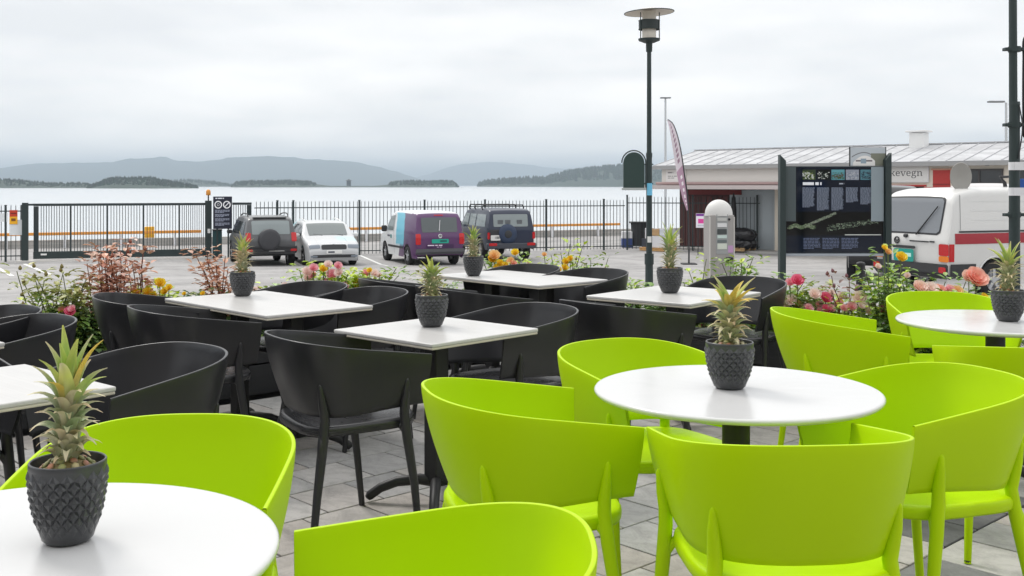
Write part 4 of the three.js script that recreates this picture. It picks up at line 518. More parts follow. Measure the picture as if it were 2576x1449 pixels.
// ---------------------------------------------------------------- street lamp and arched sign
{
  const d = 15.6, g = -0.52, l = thing('street_lamp', 'dark green street lamp with a flat disc shade over a glass cylinder', 'street lamp', [XP(1633, d), g, -d]);
  const Y = py => YP(py, d) - g;
  part('pole', [limb([[0, 0, 0], [0, Y(640), 0]], [0.062, 0.056], 18), cyl(0.068, 0.068, 0.16, 0, Y(665), 0, 18), limb([[0, Y(640), 0], [0, Y(390), 0]], [0.045, 0.043], 18), cyl(0.047, 0.047, 0.06, 0, Y(395), 0, 18), limb([[0, Y(385), 0], [0, Y(128), 0]], [0.036, 0.032], 18), limb([[0, Y(130), 0], [0, Y(104), 0], [0, Y(101), 0]], [0.046, 0.05, 0.07], 18)], M.postGreen, l);
  const y0 = Y(101); part('collar', [cyl(0.155, 0.165, 0.03, 0, y0 - 0.01, 0, 24), cyl(0.08, 0.15, 0.03, 0, y0 - 0.04, 0, 24)], M.postGreen, l);
  part('glass_cylinder', cyl(0.105, 0.105, Y(30) - y0 - 0.02, 0, y0 + 0.02, 0, 24), phy(0.78, 0.74, 0.66, 0.25, { transmission: 0.35, thickness: 0 }), l);
  part('shade_band', new THREE.CylinderGeometry(0.155, 0.155, 0.13, 28, 1, true).translate(0, Y(63), 0), Object.assign(std(0.02, 0.03, 0.03, 0.5), { side: THREE.DoubleSide }), l); part('band_rim', [new THREE.TorusGeometry(0.155, 0.006, 6, 28).rotateX(Math.PI / 2).translate(0, Y(63) + 0.065, 0), new THREE.TorusGeometry(0.155, 0.006, 6, 28).rotateX(Math.PI / 2).translate(0, Y(63) - 0.065, 0)], M.postGreen, l);
  for (let k = 0; k < 3; k++) { const a = k * 2.094 + 0.5; part('strut', limb([[Math.cos(a) * 0.16, y0, Math.sin(a) * 0.16], [Math.cos(a) * 0.16, Y(33), Math.sin(a) * 0.16]], [0.008, 0.008], 6), M.postGreen, l); }
  const disc = part('disc_shade', new THREE.LatheGeometry([[0, 0.06], [0.12, 0.05], [0.365, 0.0], [0.37, -0.006], [0.36, -0.008], [0.12, 0.036], [0, 0.04]].map(p => new THREE.Vector2(...p)), 40), std(0.66, 0.6, 0.52, 0.5), l); disc.position.y = Y(31); disc.rotation.z = 0.045; part('disc_rim', new THREE.TorusGeometry(0.367, 0.007, 6, 40).rotateX(Math.PI / 2).translate(0, -0.004, 0), M.postGreen, disc);
  const st = single('sticker', 'pale blue sticker wrapped on the lamp pole', 'sticker', [new THREE.CylinderGeometry(0.0475, 0.0475, 0.18, 16, 1, true, -0.9, 2.2)], std(0.16, 0.5, 0.72, 0.5)); st.position.set(XP(1633, d), YP(476, d), -d);
  const s2 = single('sticker', 'small white square sticker on the lamp pole', 'sticker', [new THREE.CylinderGeometry(0.0475, 0.0475, 0.09, 16, 1, true, -0.7, 1.4)], std(0.7, 0.7, 0.68, 0.5)); s2.position.set(XP(1633, d), YP(602, d), -d);
  // arched sign back with a tube frame
  const a = thing('arched_sign', 'dark green arched sign panel in a tube frame fixed to the lamp', 'sign', [XP(1593, d), 0, -d + 0.05], 0.15), yb = YP(472, d), yt = YP(410, d), hw = 0.155;
  const sh = new THREE.Shape(); sh.moveTo(-hw, yb); sh.lineTo(hw, yb); sh.lineTo(hw, yt); sh.absarc(0, yt, hw, 0, Math.PI, false); sh.lineTo(-hw, yb); part('panel', new THREE.ExtrudeGeometry(sh, { depth: 0.02, bevelEnabled: true, bevelSize: 0.004, bevelThickness: 0.004, bevelSegments: 2 }), std(0.02, 0.045, 0.04, 0.45), a);
  const hp = []; for (let i = 0; i <= 16; i++) { const f = Math.PI * i / 16; hp.push(V(Math.cos(f) * (hw + 0.028), yt + Math.sin(f) * (hw + 0.028), 0.01)); } part('frame_tube', [limb([V(hw + 0.028, yb, 0.01), ...hp, V(-hw - 0.028, yt, 0.01)], Array(19).fill(0.010), 8)], M.postGreen, a); part('foot_strip', bx(hw * 2 + 0.05, 0.035, 0.05, 0, yb - 0.02, 0.01, 0.005), std(0.4, 0.43, 0.42, 0.5), a); part('bracket', [bx(0.14, 0.02, 0.02, hw + 0.07, yt - 0.02, 0), bx(0.14, 0.02, 0.02, hw + 0.07, yb + 0.06, 0)], M.postGreen, a);
  // tall post at the right edge
  const dr = 9.8, rp = thing('lamp_post', 'tall dark green post with clamps at the right edge', 'lamp post', [XP(2552, dr), -0.1, -dr]); const YR = py => YP(py, dr) + 0.1;
  part('pole', [limb([[0, 0, 0], [0, YR(262), 0]], [0.051, 0.047], 18), limb([[-0.012, YR(262), 0], [-0.02, YR(-420), 0]], [0.037, 0.034], 18), cyl(0.05, 0.046, 0.03, 0, YR(264), 0, 18)], M.postGreen, rp);
  for (const y of [124, 314, 540]) part('clamp', [bx(0.26, 0.03, 0.07, 0.03, YR(y), 0.0, 0.006), cyl(0.056, 0.056, 0.05, 0, YR(y) - 0.025, 0, 16)], M.postGreen, rp);
  part('cable', limb(curve([[0.02, YR(265), 0.05], [0.05, YR(320), 0.05], [0.01, YR(400), 0.055]], 10), Array(11).fill(0.006), 5), M.trim, rp);
  const hf = single('hoop_frame', 'black tube hoop frame clamped beside the right post', 'frame', [limb(curve([[0.62, YR(85), 0], [0.16, YR(85), 0], [0.1, YR(95), 0], [0.09, YR(150), 0], [0.09, YR(300), 0], [0.1, YR(345), 0], [0.18, YR(352), 0], [0.62, YR(352), 0]], 40), Array(41).fill(0.016), 8)], M.iron); hf.position.copy(rp.position);
  for (const [y, h, m, lab, w] of [[418, 0.075, M.sackWhite, 'upper white notice strip on the right post', 0.13], [482, 0.075, M.sackWhite, 'lower white notice strip on the right post', 0.14]]) { const q = single('notice_strip', lab, 'notice', [bx(w, h, 0.006, 0.045, 0, 0.056), cyl(0.0525, 0.0525, h, 0, -h / 2, 0, 18)], m); q.position.set(rp.position.x, YP(y, dr), rp.position.z); }
  const bl = single('street_sign', 'blue sign blade behind the right post', 'sign', [bx(0.3, 0.12, 0.012, 0.2, 0, -0.07, 0.004)], std(0.02, 0.1, 0.4, 0.4)); bl.position.set(rp.position.x, YP(466, dr), rp.position.z);
}
// ---------------------------------------------------------------- parking meter
{
  const d = 16.5, g = -0.56, m = thing('parking_meter', 'grey metal parking meter with a rounded white dome', 'parking meter', [XP(1808, d), g, -d], 0.12), Y = py => YP(py, d) - g, w = 0.40, D = 0.34;
  const steel = std(0.40, 0.38, 0.365, 0.5, { metalness: 0.25, map: tx(nzStreak, 2, 1) });
  part('cabinet', [bx(w - 0.01, Y(540), D, 0, Y(540) / 2, 0, 0.012)], steel, m); part('plinth', bx(w * 1.1, 0.07, D * 1.1, 0, 0.035, 0, 0.01), M.trim, m);
  part('dome', [new THREE.SphereGeometry(1, 28, 14, 0, 6.2832, 0, Math.PI / 2).scale(w / 2 + 0.016, Y(502) - Y(538), D / 2 + 0.02).translate(0, Y(538), 0), new THREE.CylinderGeometry(1, 1, 0.03, 28).scale(w / 2 + 0.018, 1, D / 2 + 0.022).translate(0, Y(538) - 0.014, 0)], std(0.66, 0.65, 0.63, 0.5), m);
  const z = D / 2; part('front_panel', bx(0.19, 0.62, 0.012, 0.0, Y(588), z + 0.002, 0.004), std(0.33, 0.34, 0.34, 0.45), m);
  for (const [dy, h, c, nm] of [[-0.0, 0.05, [0.5, 0.5, 0.48], 'instruction_label'], [-0.09, 0.06, [0.7, 0.7, 0.7], 'price_label'], [-0.19, 0.08, [0.06, 0.07, 0.07], 'screen'], [-0.27, 0.05, [0.55, 0.66, 0.62], 'keypad_label'], [-0.34, 0.04, [0.14, 0.17, 0.17], 'coin_slot'], [-0.42, 0.09, [0.62, 0.66, 0.58], 'info_label']]) part(nm, bx(0.15, h, 0.01, -0.005, Y(551) + dy, z + 0.012, 0.002), std(...c, 0.4), m);
  part('lock', cyl(0.018, 0.018, 0.02, 0, 0, 0, 12).rotateX(Math.PI / 2).translate(0.11, Y(551), z), M.iron, m); part('purple_label', bx(0.09, 0.11, 0.006, 0.13, Y(625), z + 0.004), std(0.5, 0.3, 0.5, 0.5), m); part('ticket_tray', bx(0.11, 0.06, 0.04, 0.11, Y(650), z + 0.02, 0.008), M.iron, m);
  for (const s2 of [-1, 1]) part('corner_trim', bx(0.02, Y(545) - 0.1, 0.02, s2 * (w / 2 - 0.006), Y(545) / 2 + 0.05, z - 0.004, 0.006), std(0.55, 0.53, 0.5, 0.4), m);
}
// ---------------------------------------------------------------- information board
{
  const d = 13.4, g = -0.40, x0 = XP(1967, d), x1 = XP(2232, d), cx = (x0 + x1) / 2, b = thing('information_board', 'dark glass information board with map and text between two green posts', 'information board', [cx, g, -d], 0), hw = (x1 - x0) / 2, Y = py => YP(py, d) - g;
  for (const s2 of [-1, 1]) part('post', extr([[-0.033, 0], [0.033, 0], [0.033, s2 < 0 ? Y(405) : Y(386)], [-0.033, s2 < 0 ? Y(391) : Y(402)]], 0.12, 0.006).translate(s2 * hw, 0, -0.06), M.postGreen, b);
  const pt = canvasTex(1024, 900, (x, w, h) => {
    const r = rng(31); x.fillStyle = '#0c1626'; x.fillRect(0, 0, w, h); const cw = [['#33402c', '#7c8a56', '#d9dcd9'], ['#0b1012', '#c9ccc6', '#26332c'], ['#558d98', '#5c4433', '#3a5128'], ['#8d93a0', '#747a88', '#a9adb5'], ['#4f7a86', '#3b4a55', '#1c2a3a']];
    for (let i = 0; i < 5; i++) { const q = 175 + i * 152; x.fillStyle = cw[i][0]; x.fillRect(q, 28, 138, 108); for (let k = 0; k < 60; k++) { x.fillStyle = cw[i][1 + (k & 1)]; x.fillRect(q + r() * 118, 48 + r() * 76, 6 + r() * 14, 4 + r() * 8); } if (i === 2) { x.fillStyle = '#5f9aa4'; x.fillRect(q, 28, 138, 30); } }
    greek(x, 178, 160, 330, 1, 40, '#eef0f4', r, 0.75); greek(x, 560, 168, 90, 1, 24, '#a8aeb8', r, 0.6);
    for (let i = 0; i < 5; i++) { const nl = [20, 23, 23, 15, 17][i]; greek(x, 175 + i * 152, 216, 128, nl, 10.5, '#8b94a5', r, 0.6); }
    x.fillStyle = '#05080a'; x.fillRect(0, 470, w, 250);
    for (let i = 0; i < 1500; i++) { const t = r(), band = r(); let px, py; if (band < 0.45) { px = 10 + 240 * t + r() * 60; py = 620 + 36 * (r() - 0.5) + 10 * Math.sin(px * 0.05); x.fillStyle = ['#5f6f55', '#87947a', '#47553f'][i % 3]; } else if (band < 0.75) { px = 190 + 330 * t; py = 620 - 140 * t + 26 * (r() - 0.5); x.fillStyle = ['#747e6c', '#4c5648', '#8b9386'][i % 3]; } else { px = 420 + 560 * t; py = 640 - 80 * t + 70 * (r() - 0.5) * (1 - 0.4 * t); x.fillStyle = ['#525f50', '#8b9a85', '#39443a'][i % 3]; } x.fillRect(px, py, 5 + r() * 12, 3 + r() * 6); }
    x.fillStyle = '#c3c7c3'; x.fillRect(620, 706, 380, 10);
    for (let i = 0; i < 3; i++) greek(x, 185 + i * 200, 745, 180, 8, 15, '#66708a', r, 0.5);
  });
  const ph = Y(418) - Y(638), py = (Y(418) + Y(638)) / 2;
  part('glass', bx(hw * 2 - 0.08, ph, 0.014, 0, py, -0.012), phy(0.10, 0.12, 0.125, 0.05), b);
  { const p = plate(hw * 2 - 0.10, ph - 0.02, pt, 0, py, 0.0, { roughness: 0.08 }); part('print', p.g, p.m, b); }
  part('side_pane', [bx(0.16, ph * 0.62, 0.008, hw - 0.13, py + ph * 0.18, 0.010)], phy(0.26, 0.31, 0.34, 0.05), b);
  part('side_pane', [bx(0.13, ph * 0.62, 0.008, -hw + 0.11, py + ph * 0.18, 0.010)], phy(0.08, 0.10, 0.105, 0.05), b);
  part('bottom_rail', bx(hw * 2 - 0.08, 0.03, 0.05, 0, Y(641), 0, 0.006), std(0.33, 0.36, 0.40, 0.4), b);
  const tt = canvasTex(256, 96, (x) => { const r = rng(8); x.fillStyle = '#b9c0c6'; x.fillRect(0, 0, 256, 96); x.fillStyle = '#7c7f72'; x.fillRect(150, 30, 106, 66); x.fillStyle = '#e2e0de'; x.beginPath(); x.moveTo(20, 80); x.quadraticCurveTo(100, 10, 180, 70); x.lineTo(180, 96); x.lineTo(20, 96); x.fill(); x.fillStyle = '#6f6a70'; x.fillRect(40, 66, 120, 8); x.fillStyle = '#8fa0ad'; x.fillRect(76, 58, 40, 26); x.strokeStyle = '#77777c'; x.lineWidth = 5; x.beginPath(); x.moveTo(10, 50); x.quadraticCurveTo(90, 10, 150, 36); x.stroke(); });
  const tp = thing('header_panel', 'small picture panel standing above the information board at its right', 'panel', [XP(2186, d), 0, -d - 0.05]); part('panel', bx(0.46, 0.24, 0.012, 0, YP(394, d), 0), phy(0.3, 0.32, 0.34, 0.1), tp); { const p = plate(0.45, 0.23, tt, 0, YP(394, d), 0.009, { roughness: 0.15 }); part('print', p.g, p.m, tp); } part('edge_bar', [bx(0.012, 0.25, 0.02, -0.23, YP(394, d), 0), bx(0.012, 0.25, 0.02, 0.23, YP(394, d), 0)], M.trim, tp);
  const db = 14.2, bo = thing('bollard', 'short black bollard right of the information board', 'bollard', [XP(2165, db), -0.42, -db]); part('shaft', cyl(0.06, 0.06, 0.72, 0, 0, 0, 16), M.iron, bo); part('cap', new THREE.SphereGeometry(0.062, 16, 8, 0, 6.3, 0, 1.57).scale(1, 0.5, 1).translate(0, 0.72, 0), M.iron, bo); part('collar', cyl(0.07, 0.07, 0.03, 0, 0.55, 0, 16), M.trim, bo);
}

// ---------------------------------------------------------------- planters and roses
const PQW = (p, q, y = 0) => { const [x, d] = PQ(p, q); return V(x, y, -d); };
{
  const mk = (lab, p0, p1, q0, q1) => {
    const c = PQW((p0 + p1) / 2, (q0 + q1) / 2), t = thing('planter_box', lab, 'planter', [c.x, 0, c.z], TA), l = p1 - p0, w = q1 - q0, m = std(0.02, 0.021, 0.024, 0.6, { bumpMap: tx(nzFine, 6, 2), bumpScale: 0.002 });
    for (const y of [0.105, 0.305]) { part('board', bx(l, 0.19, 0.03, 0, y, w / 2 - 0.015, 0.005), m, t); part('board', bx(l, 0.19, 0.03, 0, y, -w / 2 + 0.015, 0.005), m, t); part('end_board', bx(0.03, 0.19, w - 0.065, l / 2 - 0.018, y, 0, 0.005), m, t); part('end_board', bx(0.03, 0.19, w - 0.065, -l / 2 + 0.018, y, 0, 0.005), m, t); }
    part('soil', bx(l - 0.08, 0.04, w - 0.08, 0, 0.35, 0), std(0.05, 0.038, 0.028, 0.95), t);
  };
  // local x runs along p, local z runs towards -q
  mk('long low black planter box along the left side of the black chairs', -2.0, 5.6, 6.08, 6.52);
  mk('long low black planter box behind the right hand tables', 5.75, 6.2, -2.0, 5.9);
}
const leafMat = (r, g, b) => phy(r, g, b, 0.5, { transmission: 0.35, thickness: 0, side: THREE.DoubleSide, vertexColors: true });
const LEAF = leafMat(1, 1, 1);
const petalMat = phy(1, 1, 1, 0.6, { transmission: 0.4, thickness: 0, side: THREE.DoubleSide, vertexColors: true });
function leafGeo(list, p, dir, len, wid, c, r) {      // a folded oval leaf
  const up = V(0, 1, 0), t = dir.clone().normalize(), s2 = t.clone().cross(up); if (s2.lengthSq() < 1e-3) s2.set(1, 0, 0); s2.normalize(); const n = s2.clone().cross(t).normalize();
  const P = (a, b, h) => p.clone().addScaledVector(t, a * len).addScaledVector(s2, b * wid).addScaledVector(n, h * len);
  const A = P(0, 0, 0), B = P(0.35, 0.5, 0.10), Cc = P(0.75, 0.36, 0.06), D = P(1, 0, -0.10), E = P(0.75, -0.36, 0.06), F = P(0.35, -0.5, 0.10), Mm = P(0.45, 0, 0.0);
  for (const tri of [[A, B, Mm], [B, Cc, Mm], [Cc, D, Mm], [D, E, Mm], [E, F, Mm], [F, A, Mm]]) for (const q of tri) { list.pos.push(q.x, q.y, q.z); list.col.push(...c); }
}
function fromList(l) { const g = new THREE.BufferGeometry(); g.setAttribute('position', new THREE.Float32BufferAttribute(l.pos, 3)); g.setAttribute('color', new THREE.Float32BufferAttribute(l.col, 3)); g.setAttribute('uv', new THREE.Float32BufferAttribute(new Float32Array(l.pos.length / 3 * 2), 2)); g.computeVertexNormals(); return g; }
const vary = (c, r, k = 0.25) => { const f = 1 - k / 2 + k * r(); return [c[0] * f * (0.9 + 0.2 * r()), c[1] * f, c[2] * f * (0.9 + 0.2 * r())]; };
function bloom(rad, c0, c1, seed) {                 // layered cup of petals, opens upwards
  const r = rng(seed), gs = [];
  for (let ring = 0; ring < 4; ring++) {
    const n = [6, 6, 5, 3][ring], R = rad * [1, 0.82, 0.58, 0.3][ring], open = [1.0, 0.74, 0.46, 0.18][ring];
    for (let i = 0; i < n; i++) {
      const a = i / n * 6.283 + ring * 0.6 + r() * 0.3, wv = 1.0 + 0.25 * r(), lift = rad * (0.05 * ring);
      gs.push(grid((u, v) => { const s2 = (u - 0.5) * 2, w = Math.sin(Math.PI * Math.min(1, 0.12 + v * 0.72)) * wv * R * 0.62, out = R * Math.sin(open * v * 1.35), up = R * (1 - Math.cos(v * 1.5)) * (1.25 - 0.5 * open) + lift - (v > 0.8 ? (v - 0.8) * R * 0.5 * open : 0); const x = out + R * 0.12 * (1 - s2 * s2) * v, z = s2 * w; return [x * Math.cos(a) - z * Math.sin(a), up, x * Math.sin(a) + z * Math.cos(a)]; }, 4, 5, false, (u, v) => { const k = clamp(v * 0.8 + 0.2 * r() - ring * 0.12, 0, 1); return [lerp(c0[0], c1[0], k), lerp(c0[1], c1[1], k), lerp(c0[2], c1[2], k)]; }));
    }
  }
  return merge(gs);
}
const PINK = [[0.92, 0.42, 0.48], [0.96, 0.66, 0.71]], DEEP = [[0.84, 0.10, 0.26], [0.94, 0.30, 0.46]], YEL = [[0.90, 0.60, 0.01], [0.95, 0.80, 0.06]], PALE = [[0.94, 0.74, 0.66], [0.96, 0.88, 0.86]], CORAL = [[0.92, 0.40, 0.30], [0.96, 0.64, 0.55]], APR = [[0.92, 0.58, 0.22], [0.95, 0.74, 0.42]], BLUSH = [[0.92, 0.64, 0.54], [0.95, 0.80, 0.72]];
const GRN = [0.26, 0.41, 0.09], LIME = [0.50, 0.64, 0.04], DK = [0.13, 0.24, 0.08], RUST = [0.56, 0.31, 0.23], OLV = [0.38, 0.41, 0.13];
// bush(name, label, x, depth, opts): canes, foliage as one mass, blooms each a part
function bush(label, x, d, o) {
  const r = rng(o.seed), t = thing('rose_bush', label, 'rose bush', [x, 0.36, -d], 0, 'rose bushes in the black planters');
  const list = { pos: [], col: [] }, canes = [], H = o.h - 0.36, tips = [];
  for (let i = 0; i < o.canes; i++) {
    const a = r() * 6.283, lean = (o.lean ?? 0.35) * (0.3 + r()), h = H * (0.6 + 0.45 * r()), bx0 = (r() - 0.5) * o.w * 0.5, bz0 = (r() - 0.5) * 0.16;
    const pts = []; for (let k = 0; k <= 6; k++) { const f = k / 6; pts.push(V(bx0 + Math.cos(a) * lean * h * f * f + 0.015 * (r() - 0.5), h * f, bz0 + Math.sin(a) * lean * h * f * f * 0.6 + 0.015 * (r() - 0.5))); }
    canes.push(limb(pts, pts.map((_, k) => lerp(0.0055, 0.0025, k / 6)), 5)); tips.push(pts[6]);
    for (let k = 1; k <= 6; k++) for (let m = 0; m < o.leaves * 0.75; m++) {
      const f = k / 6, p = pts[k].clone(), az = r() * 6.283, sp = (o.spread ?? 0.10) * (1.15 - 0.55 * f) * (0.3 + r()), q = p.clone().add(V(Math.cos(az) * sp, (r() - 0.45) * 0.06, Math.sin(az) * sp * 0.8));
      const c = vary(f > (o.newFrom ?? 2) ? o.newLeaf || o.leaf : r() < 0.25 ? (o.leaf2 || o.leaf) : o.leaf, r, 0.5);
      const L = (o.leafLen ?? 0.05) * (0.6 + 0.7 * r()); leafGeo(list, q, V(Math.cos(az), (r() - 0.35) * 1.2, Math.sin(az)), L, L * 0.62, c, r);
    }
  }
  part('cane', canes, o.cane || std(0.10, 0.12, 0.04, 0.8), t);
  const fo = part('foliage', fromList(list), LEAF, t); fo.userData.kind = 'stuff';
  for (const [dx, y, dz, rad, pal, tilt] of o.blooms || []) {
    const b = part('bloom', bloom(rad, pal[0], pal[1], Math.floor(o.seed * 17 + dx * 999 + y * 77)), petalMat, t); b.position.set(dx, y - 0.36, dz); b.rotation.set(0.85 + (tilt || 0), r() * 0.4, (r() - 0.5) * 0.7);
    part('bloom_stem', limb(curve([[dx * 0.7, 0, dz], [dx * 0.9, (y - 0.36) * 0.6, dz], [dx, y - 0.36, dz]], 6), Array(7).fill(0.003), 5), std(0.12, 0.16, 0.05, 0.8), t);
  }
  const bl = { pos: [], col: [] };
  for (let i = 0; i < (o.buds || 0); i++) { const p = tips[i % tips.length]; const b = part('bud', new THREE.LatheGeometry([[0, 0], [0.009, 0.004], [0.011, 0.014], [0.004, 0.026], [0, 0.03]].map(q => new THREE.Vector2(...q)), 7), std(...(o.budCol || [0.2, 0.16, 0.05]), 0.7), t); b.position.copy(p).add(V((r() - 0.5) * 0.05, 0.005 * i % 0.04, (r() - 0.5) * 0.03)); b.rotation.z = (r() - 0.5) * 0.8; }
  return t;
}
// positions from bearing on the planter centre lines: left planter q = 6.3, right planter p = 5.97
const onL = px => { const k = (px - CX) / FPX, p = (-(-ud * 6.3) + k * ux * 6.3) / (ux - k * ud); const [x, d] = PQ(p, 6.3); return [x, d]; };
const onR = px => { const k = (px - CX) / FPX, q = (ux * 5.97 - k * ud * 5.97) / (ud + k * ux); const [x, d] = PQ(5.97, q); return [x, d]; };
// bloom list in frame pixels -> offsets at the bush
const B = (px0, d, arr) => arr.map(([px, py, size, pal, tilt]) => [XP(px, d) - XP(px0, d), YP(py - 5, d) - 0.01, 0.13 + 0.02 * (Math.floor(px * 7) % 3), size * 0.43 / FPX * d, pal, tilt]);
{
  const put = (side, px, label, o) => { const [x, d] = (side === 'L' ? onL : onR)(px); o.blooms = B(px, d, o.bl || []); o.h = YP(o.top, d); return bush(label, x, d, o); };
  put('L', 55, 'sparse rose bush with small buds at the far left', { seed: 1, top: 740, canes: 7, w: 0.3, leaves: 5, leaf: GRN, leaf2: LIME, buds: 4 });
  put('L', 115, 'rose bush with olive buds above the leftmost black chairs', { seed: 2, top: 690, canes: 9, w: 0.3, leaves: 9, leaf: GRN, leaf2: LIME, newFrom: 0.7, newLeaf: OLV, buds: 9 });
  put('L', 165, 'leafy rose bush left of the first black chair back with a coral bloom', { seed: 3, top: 705, canes: 11, w: 0.3, leaves: 13, leaf: GRN, leaf2: LIME, newFrom: 0.75, newLeaf: OLV, buds: 5, bl: [[180, 775, 22, CORAL], [206, 778, 30, DEEP], [212, 770, 22, PINK]] });
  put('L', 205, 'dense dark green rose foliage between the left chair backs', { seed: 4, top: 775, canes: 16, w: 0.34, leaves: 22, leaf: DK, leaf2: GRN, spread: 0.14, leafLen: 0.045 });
  put('L', 262, 'tall rust coloured rose bush with a crimson bloom at its foot', { seed: 5, top: 640, canes: 12, w: 0.26, leaves: 12, lean: 0.18, leaf: RUST, leaf2: GRN, newFrom: 0.3, newLeaf: [0.62, 0.36, 0.26], cane: std(0.16, 0.06, 0.04, 0.8), buds: 4, budCol: [0.25, 0.08, 0.05], bl: [[300, 745, 30, DEEP], [322, 748, 28, DEEP], [285, 750, 22, CORAL]] });
  put('L', 300, 'tallest rust red rose shoots before the sliding gate', { seed: 6, top: 628, canes: 8, w: 0.2, leaves: 11, lean: 0.12, leaf: RUST, newFrom: 0.2, newLeaf: [0.64, 0.38, 0.28], cane: std(0.16, 0.06, 0.04, 0.8), buds: 3, budCol: [0.25, 0.08, 0.05] });
  put('L', 345, 'slim rust red rose shoot beside the yellow roses', { seed: 7, top: 640, canes: 6, w: 0.14, leaves: 11, lean: 0.12, leaf: RUST, newFrom: 0.2, newLeaf: [0.62, 0.37, 0.27], cane: std(0.16, 0.06, 0.04, 0.8), buds: 2, budCol: [0.25, 0.08, 0.05] });
  put('L', 412, 'yellow rose bush at the left corner of the long white table', { seed: 8, top: 728, canes: 12, w: 0.34, leaves: 14, leaf: GRN, leaf2: LIME, newFrom: 0.8, newLeaf: LIME, bl: [[420, 710, 30, YEL], [368, 732, 24, YEL], [390, 732, 28, YEL], [406, 742, 28, YEL], [384, 742, 22, YEL], [445, 720, 20, YEL], [432, 730, 22, YEL], [352, 738, 20, YEL], [480, 735, 12, YEL], [416, 768, 18, YEL]] });
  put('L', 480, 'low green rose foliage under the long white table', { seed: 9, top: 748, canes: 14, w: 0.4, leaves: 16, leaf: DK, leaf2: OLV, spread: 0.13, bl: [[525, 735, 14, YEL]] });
  put('L', 555, 'rust brown rose bush left of the pineapple on the long table', { seed: 10, top: 640, canes: 10, w: 0.22, leaves: 13, lean: 0.2, leaf: RUST, leaf2: OLV, newFrom: 0.3, newLeaf: [0.60, 0.34, 0.22], cane: std(0.16, 0.06, 0.04, 0.8) });
  put('L', 680, 'small brownish rose shoots behind the long white table', { seed: 11, top: 702, canes: 5, w: 0.16, leaves: 6, lean: 0.4, leaf: RUST, newFrom: 0.3, newLeaf: [0.32, 0.16, 0.10] });
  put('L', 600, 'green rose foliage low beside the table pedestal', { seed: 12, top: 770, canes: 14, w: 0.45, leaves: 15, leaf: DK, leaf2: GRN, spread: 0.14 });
  put('L', 815, 'pink rose bush with lime leaves in front of the white car', { seed: 13, top: 668, canes: 13, w: 0.36, leaves: 13, leaf: LIME, leaf2: GRN, bl: [[785, 682, 30, PALE], [800, 672, 26, PINK], [835, 664, 24, PALE], [858, 668, 24, PINK], [843, 690, 32, PINK], [862, 684, 26, PALE], [783, 697, 26, PALE], [795, 690, 22, PINK], [822, 676, 24, YEL]] });
  put('L', 875, 'bright lime green rose foliage behind the black chair backs', { seed: 14, top: 690, canes: 13, w: 0.34, leaves: 15, leaf: LIME, leaf2: [0.36, 0.48, 0.03], spread: 0.11 });
  put('L', 945, 'pale pink roses behind the far table left end', { seed: 15, top: 680, canes: 8, w: 0.26, leaves: 8, leaf: GRN, leaf2: LIME, bl: [[928, 686, 24, PINK], [950, 686, 24, PALE], [938, 678, 16, YEL], [962, 690, 16, PALE]] });
  put('L', 1085, 'sparse pale rose stems between the middle pineapple and the far one', { seed: 16, top: 690, canes: 6, w: 0.2, leaves: 7, leaf: OLV, leaf2: [0.35, 0.36, 0.15] });
  put('R', 1262, 'yellow and peach rose bush behind the far black chairs', { seed: 17, top: 640, canes: 12, w: 0.4, leaves: 11, leaf: GRN, leaf2: LIME, bl: [[1244, 643, 32, APR], [1238, 652, 26, YEL], [1296, 636, 22, YEL], [1258, 662, 22, YEL], [1285, 656, 22, APR], [1270, 668, 22, YEL], [1250, 672, 20, YEL], [1292, 662, 18, CORAL], [1330, 662, 14, PALE]] });
  put('R', 1425, 'tall airy rose shoots with yellow blooms right of the far table', { seed: 18, top: 610, canes: 8, w: 0.3, leaves: 6, lean: 0.25, leaf: LIME, leaf2: OLV, bl: [[1422, 658, 22, YEL], [1418, 672, 20, YEL], [1432, 650, 18, YEL], [1368, 640, 14, APR], [1403, 676, 16, YEL]] });
  put('R', 1485, 'small green rose sprig left of the street lamp', { seed: 19, top: 648, canes: 7, w: 0.22, leaves: 8, leaf: GRN, leaf2: OLV, buds: 2 });
  put('R', 1600, 'low green rose foliage at the foot of the street lamp', { seed: 20, top: 712, canes: 10, w: 0.3, leaves: 9, leaf: GRN, leaf2: LIME });
  put('R', 1690, 'green rose foliage under the small square table by the lamp', { seed: 21, top: 735, canes: 12, w: 0.4, leaves: 12, leaf: GRN, leaf2: DK, bl: [[1757, 818, 24, DEEP]] });
  put('R', 1755, 'light green rose sprig at the left of the parking meter', { seed: 22, top: 662, canes: 6, w: 0.2, leaves: 6, lean: 0.5, leaf: LIME, leaf2: GRN });
  put('R', 1835, 'leafy rose bush in front of the parking meter', { seed: 23, top: 648, canes: 9, w: 0.3, leaves: 10, leaf: GRN, leaf2: LIME });
  put('R', 1990, 'crimson and pink rose bush at the left post of the information board', { seed: 24, top: 700, canes: 11, w: 0.3, leaves: 13, leaf: GRN, leaf2: LIME, bl: [[1988, 703, 36, DEEP], [1972, 708, 26, PINK], [1975, 752, 34, PALE], [1992, 762, 24, APR], [2012, 770, 26, PINK], [1965, 770, 26, PALE]] });
  put('R', 2050, 'pink rose bush with one crimson bloom below the information board', { seed: 25, top: 725, canes: 11, w: 0.3, leaves: 13, leaf: GRN, leaf2: LIME, newFrom: 0.8, newLeaf: OLV, bl: [[2030, 736, 34, PALE], [2057, 746, 36, DEEP], [2015, 770, 26, PINK], [2090, 755, 22, YEL], [2072, 732, 20, PALE], [2044, 762, 22, PINK], [2100, 742, 24, PALE]] });
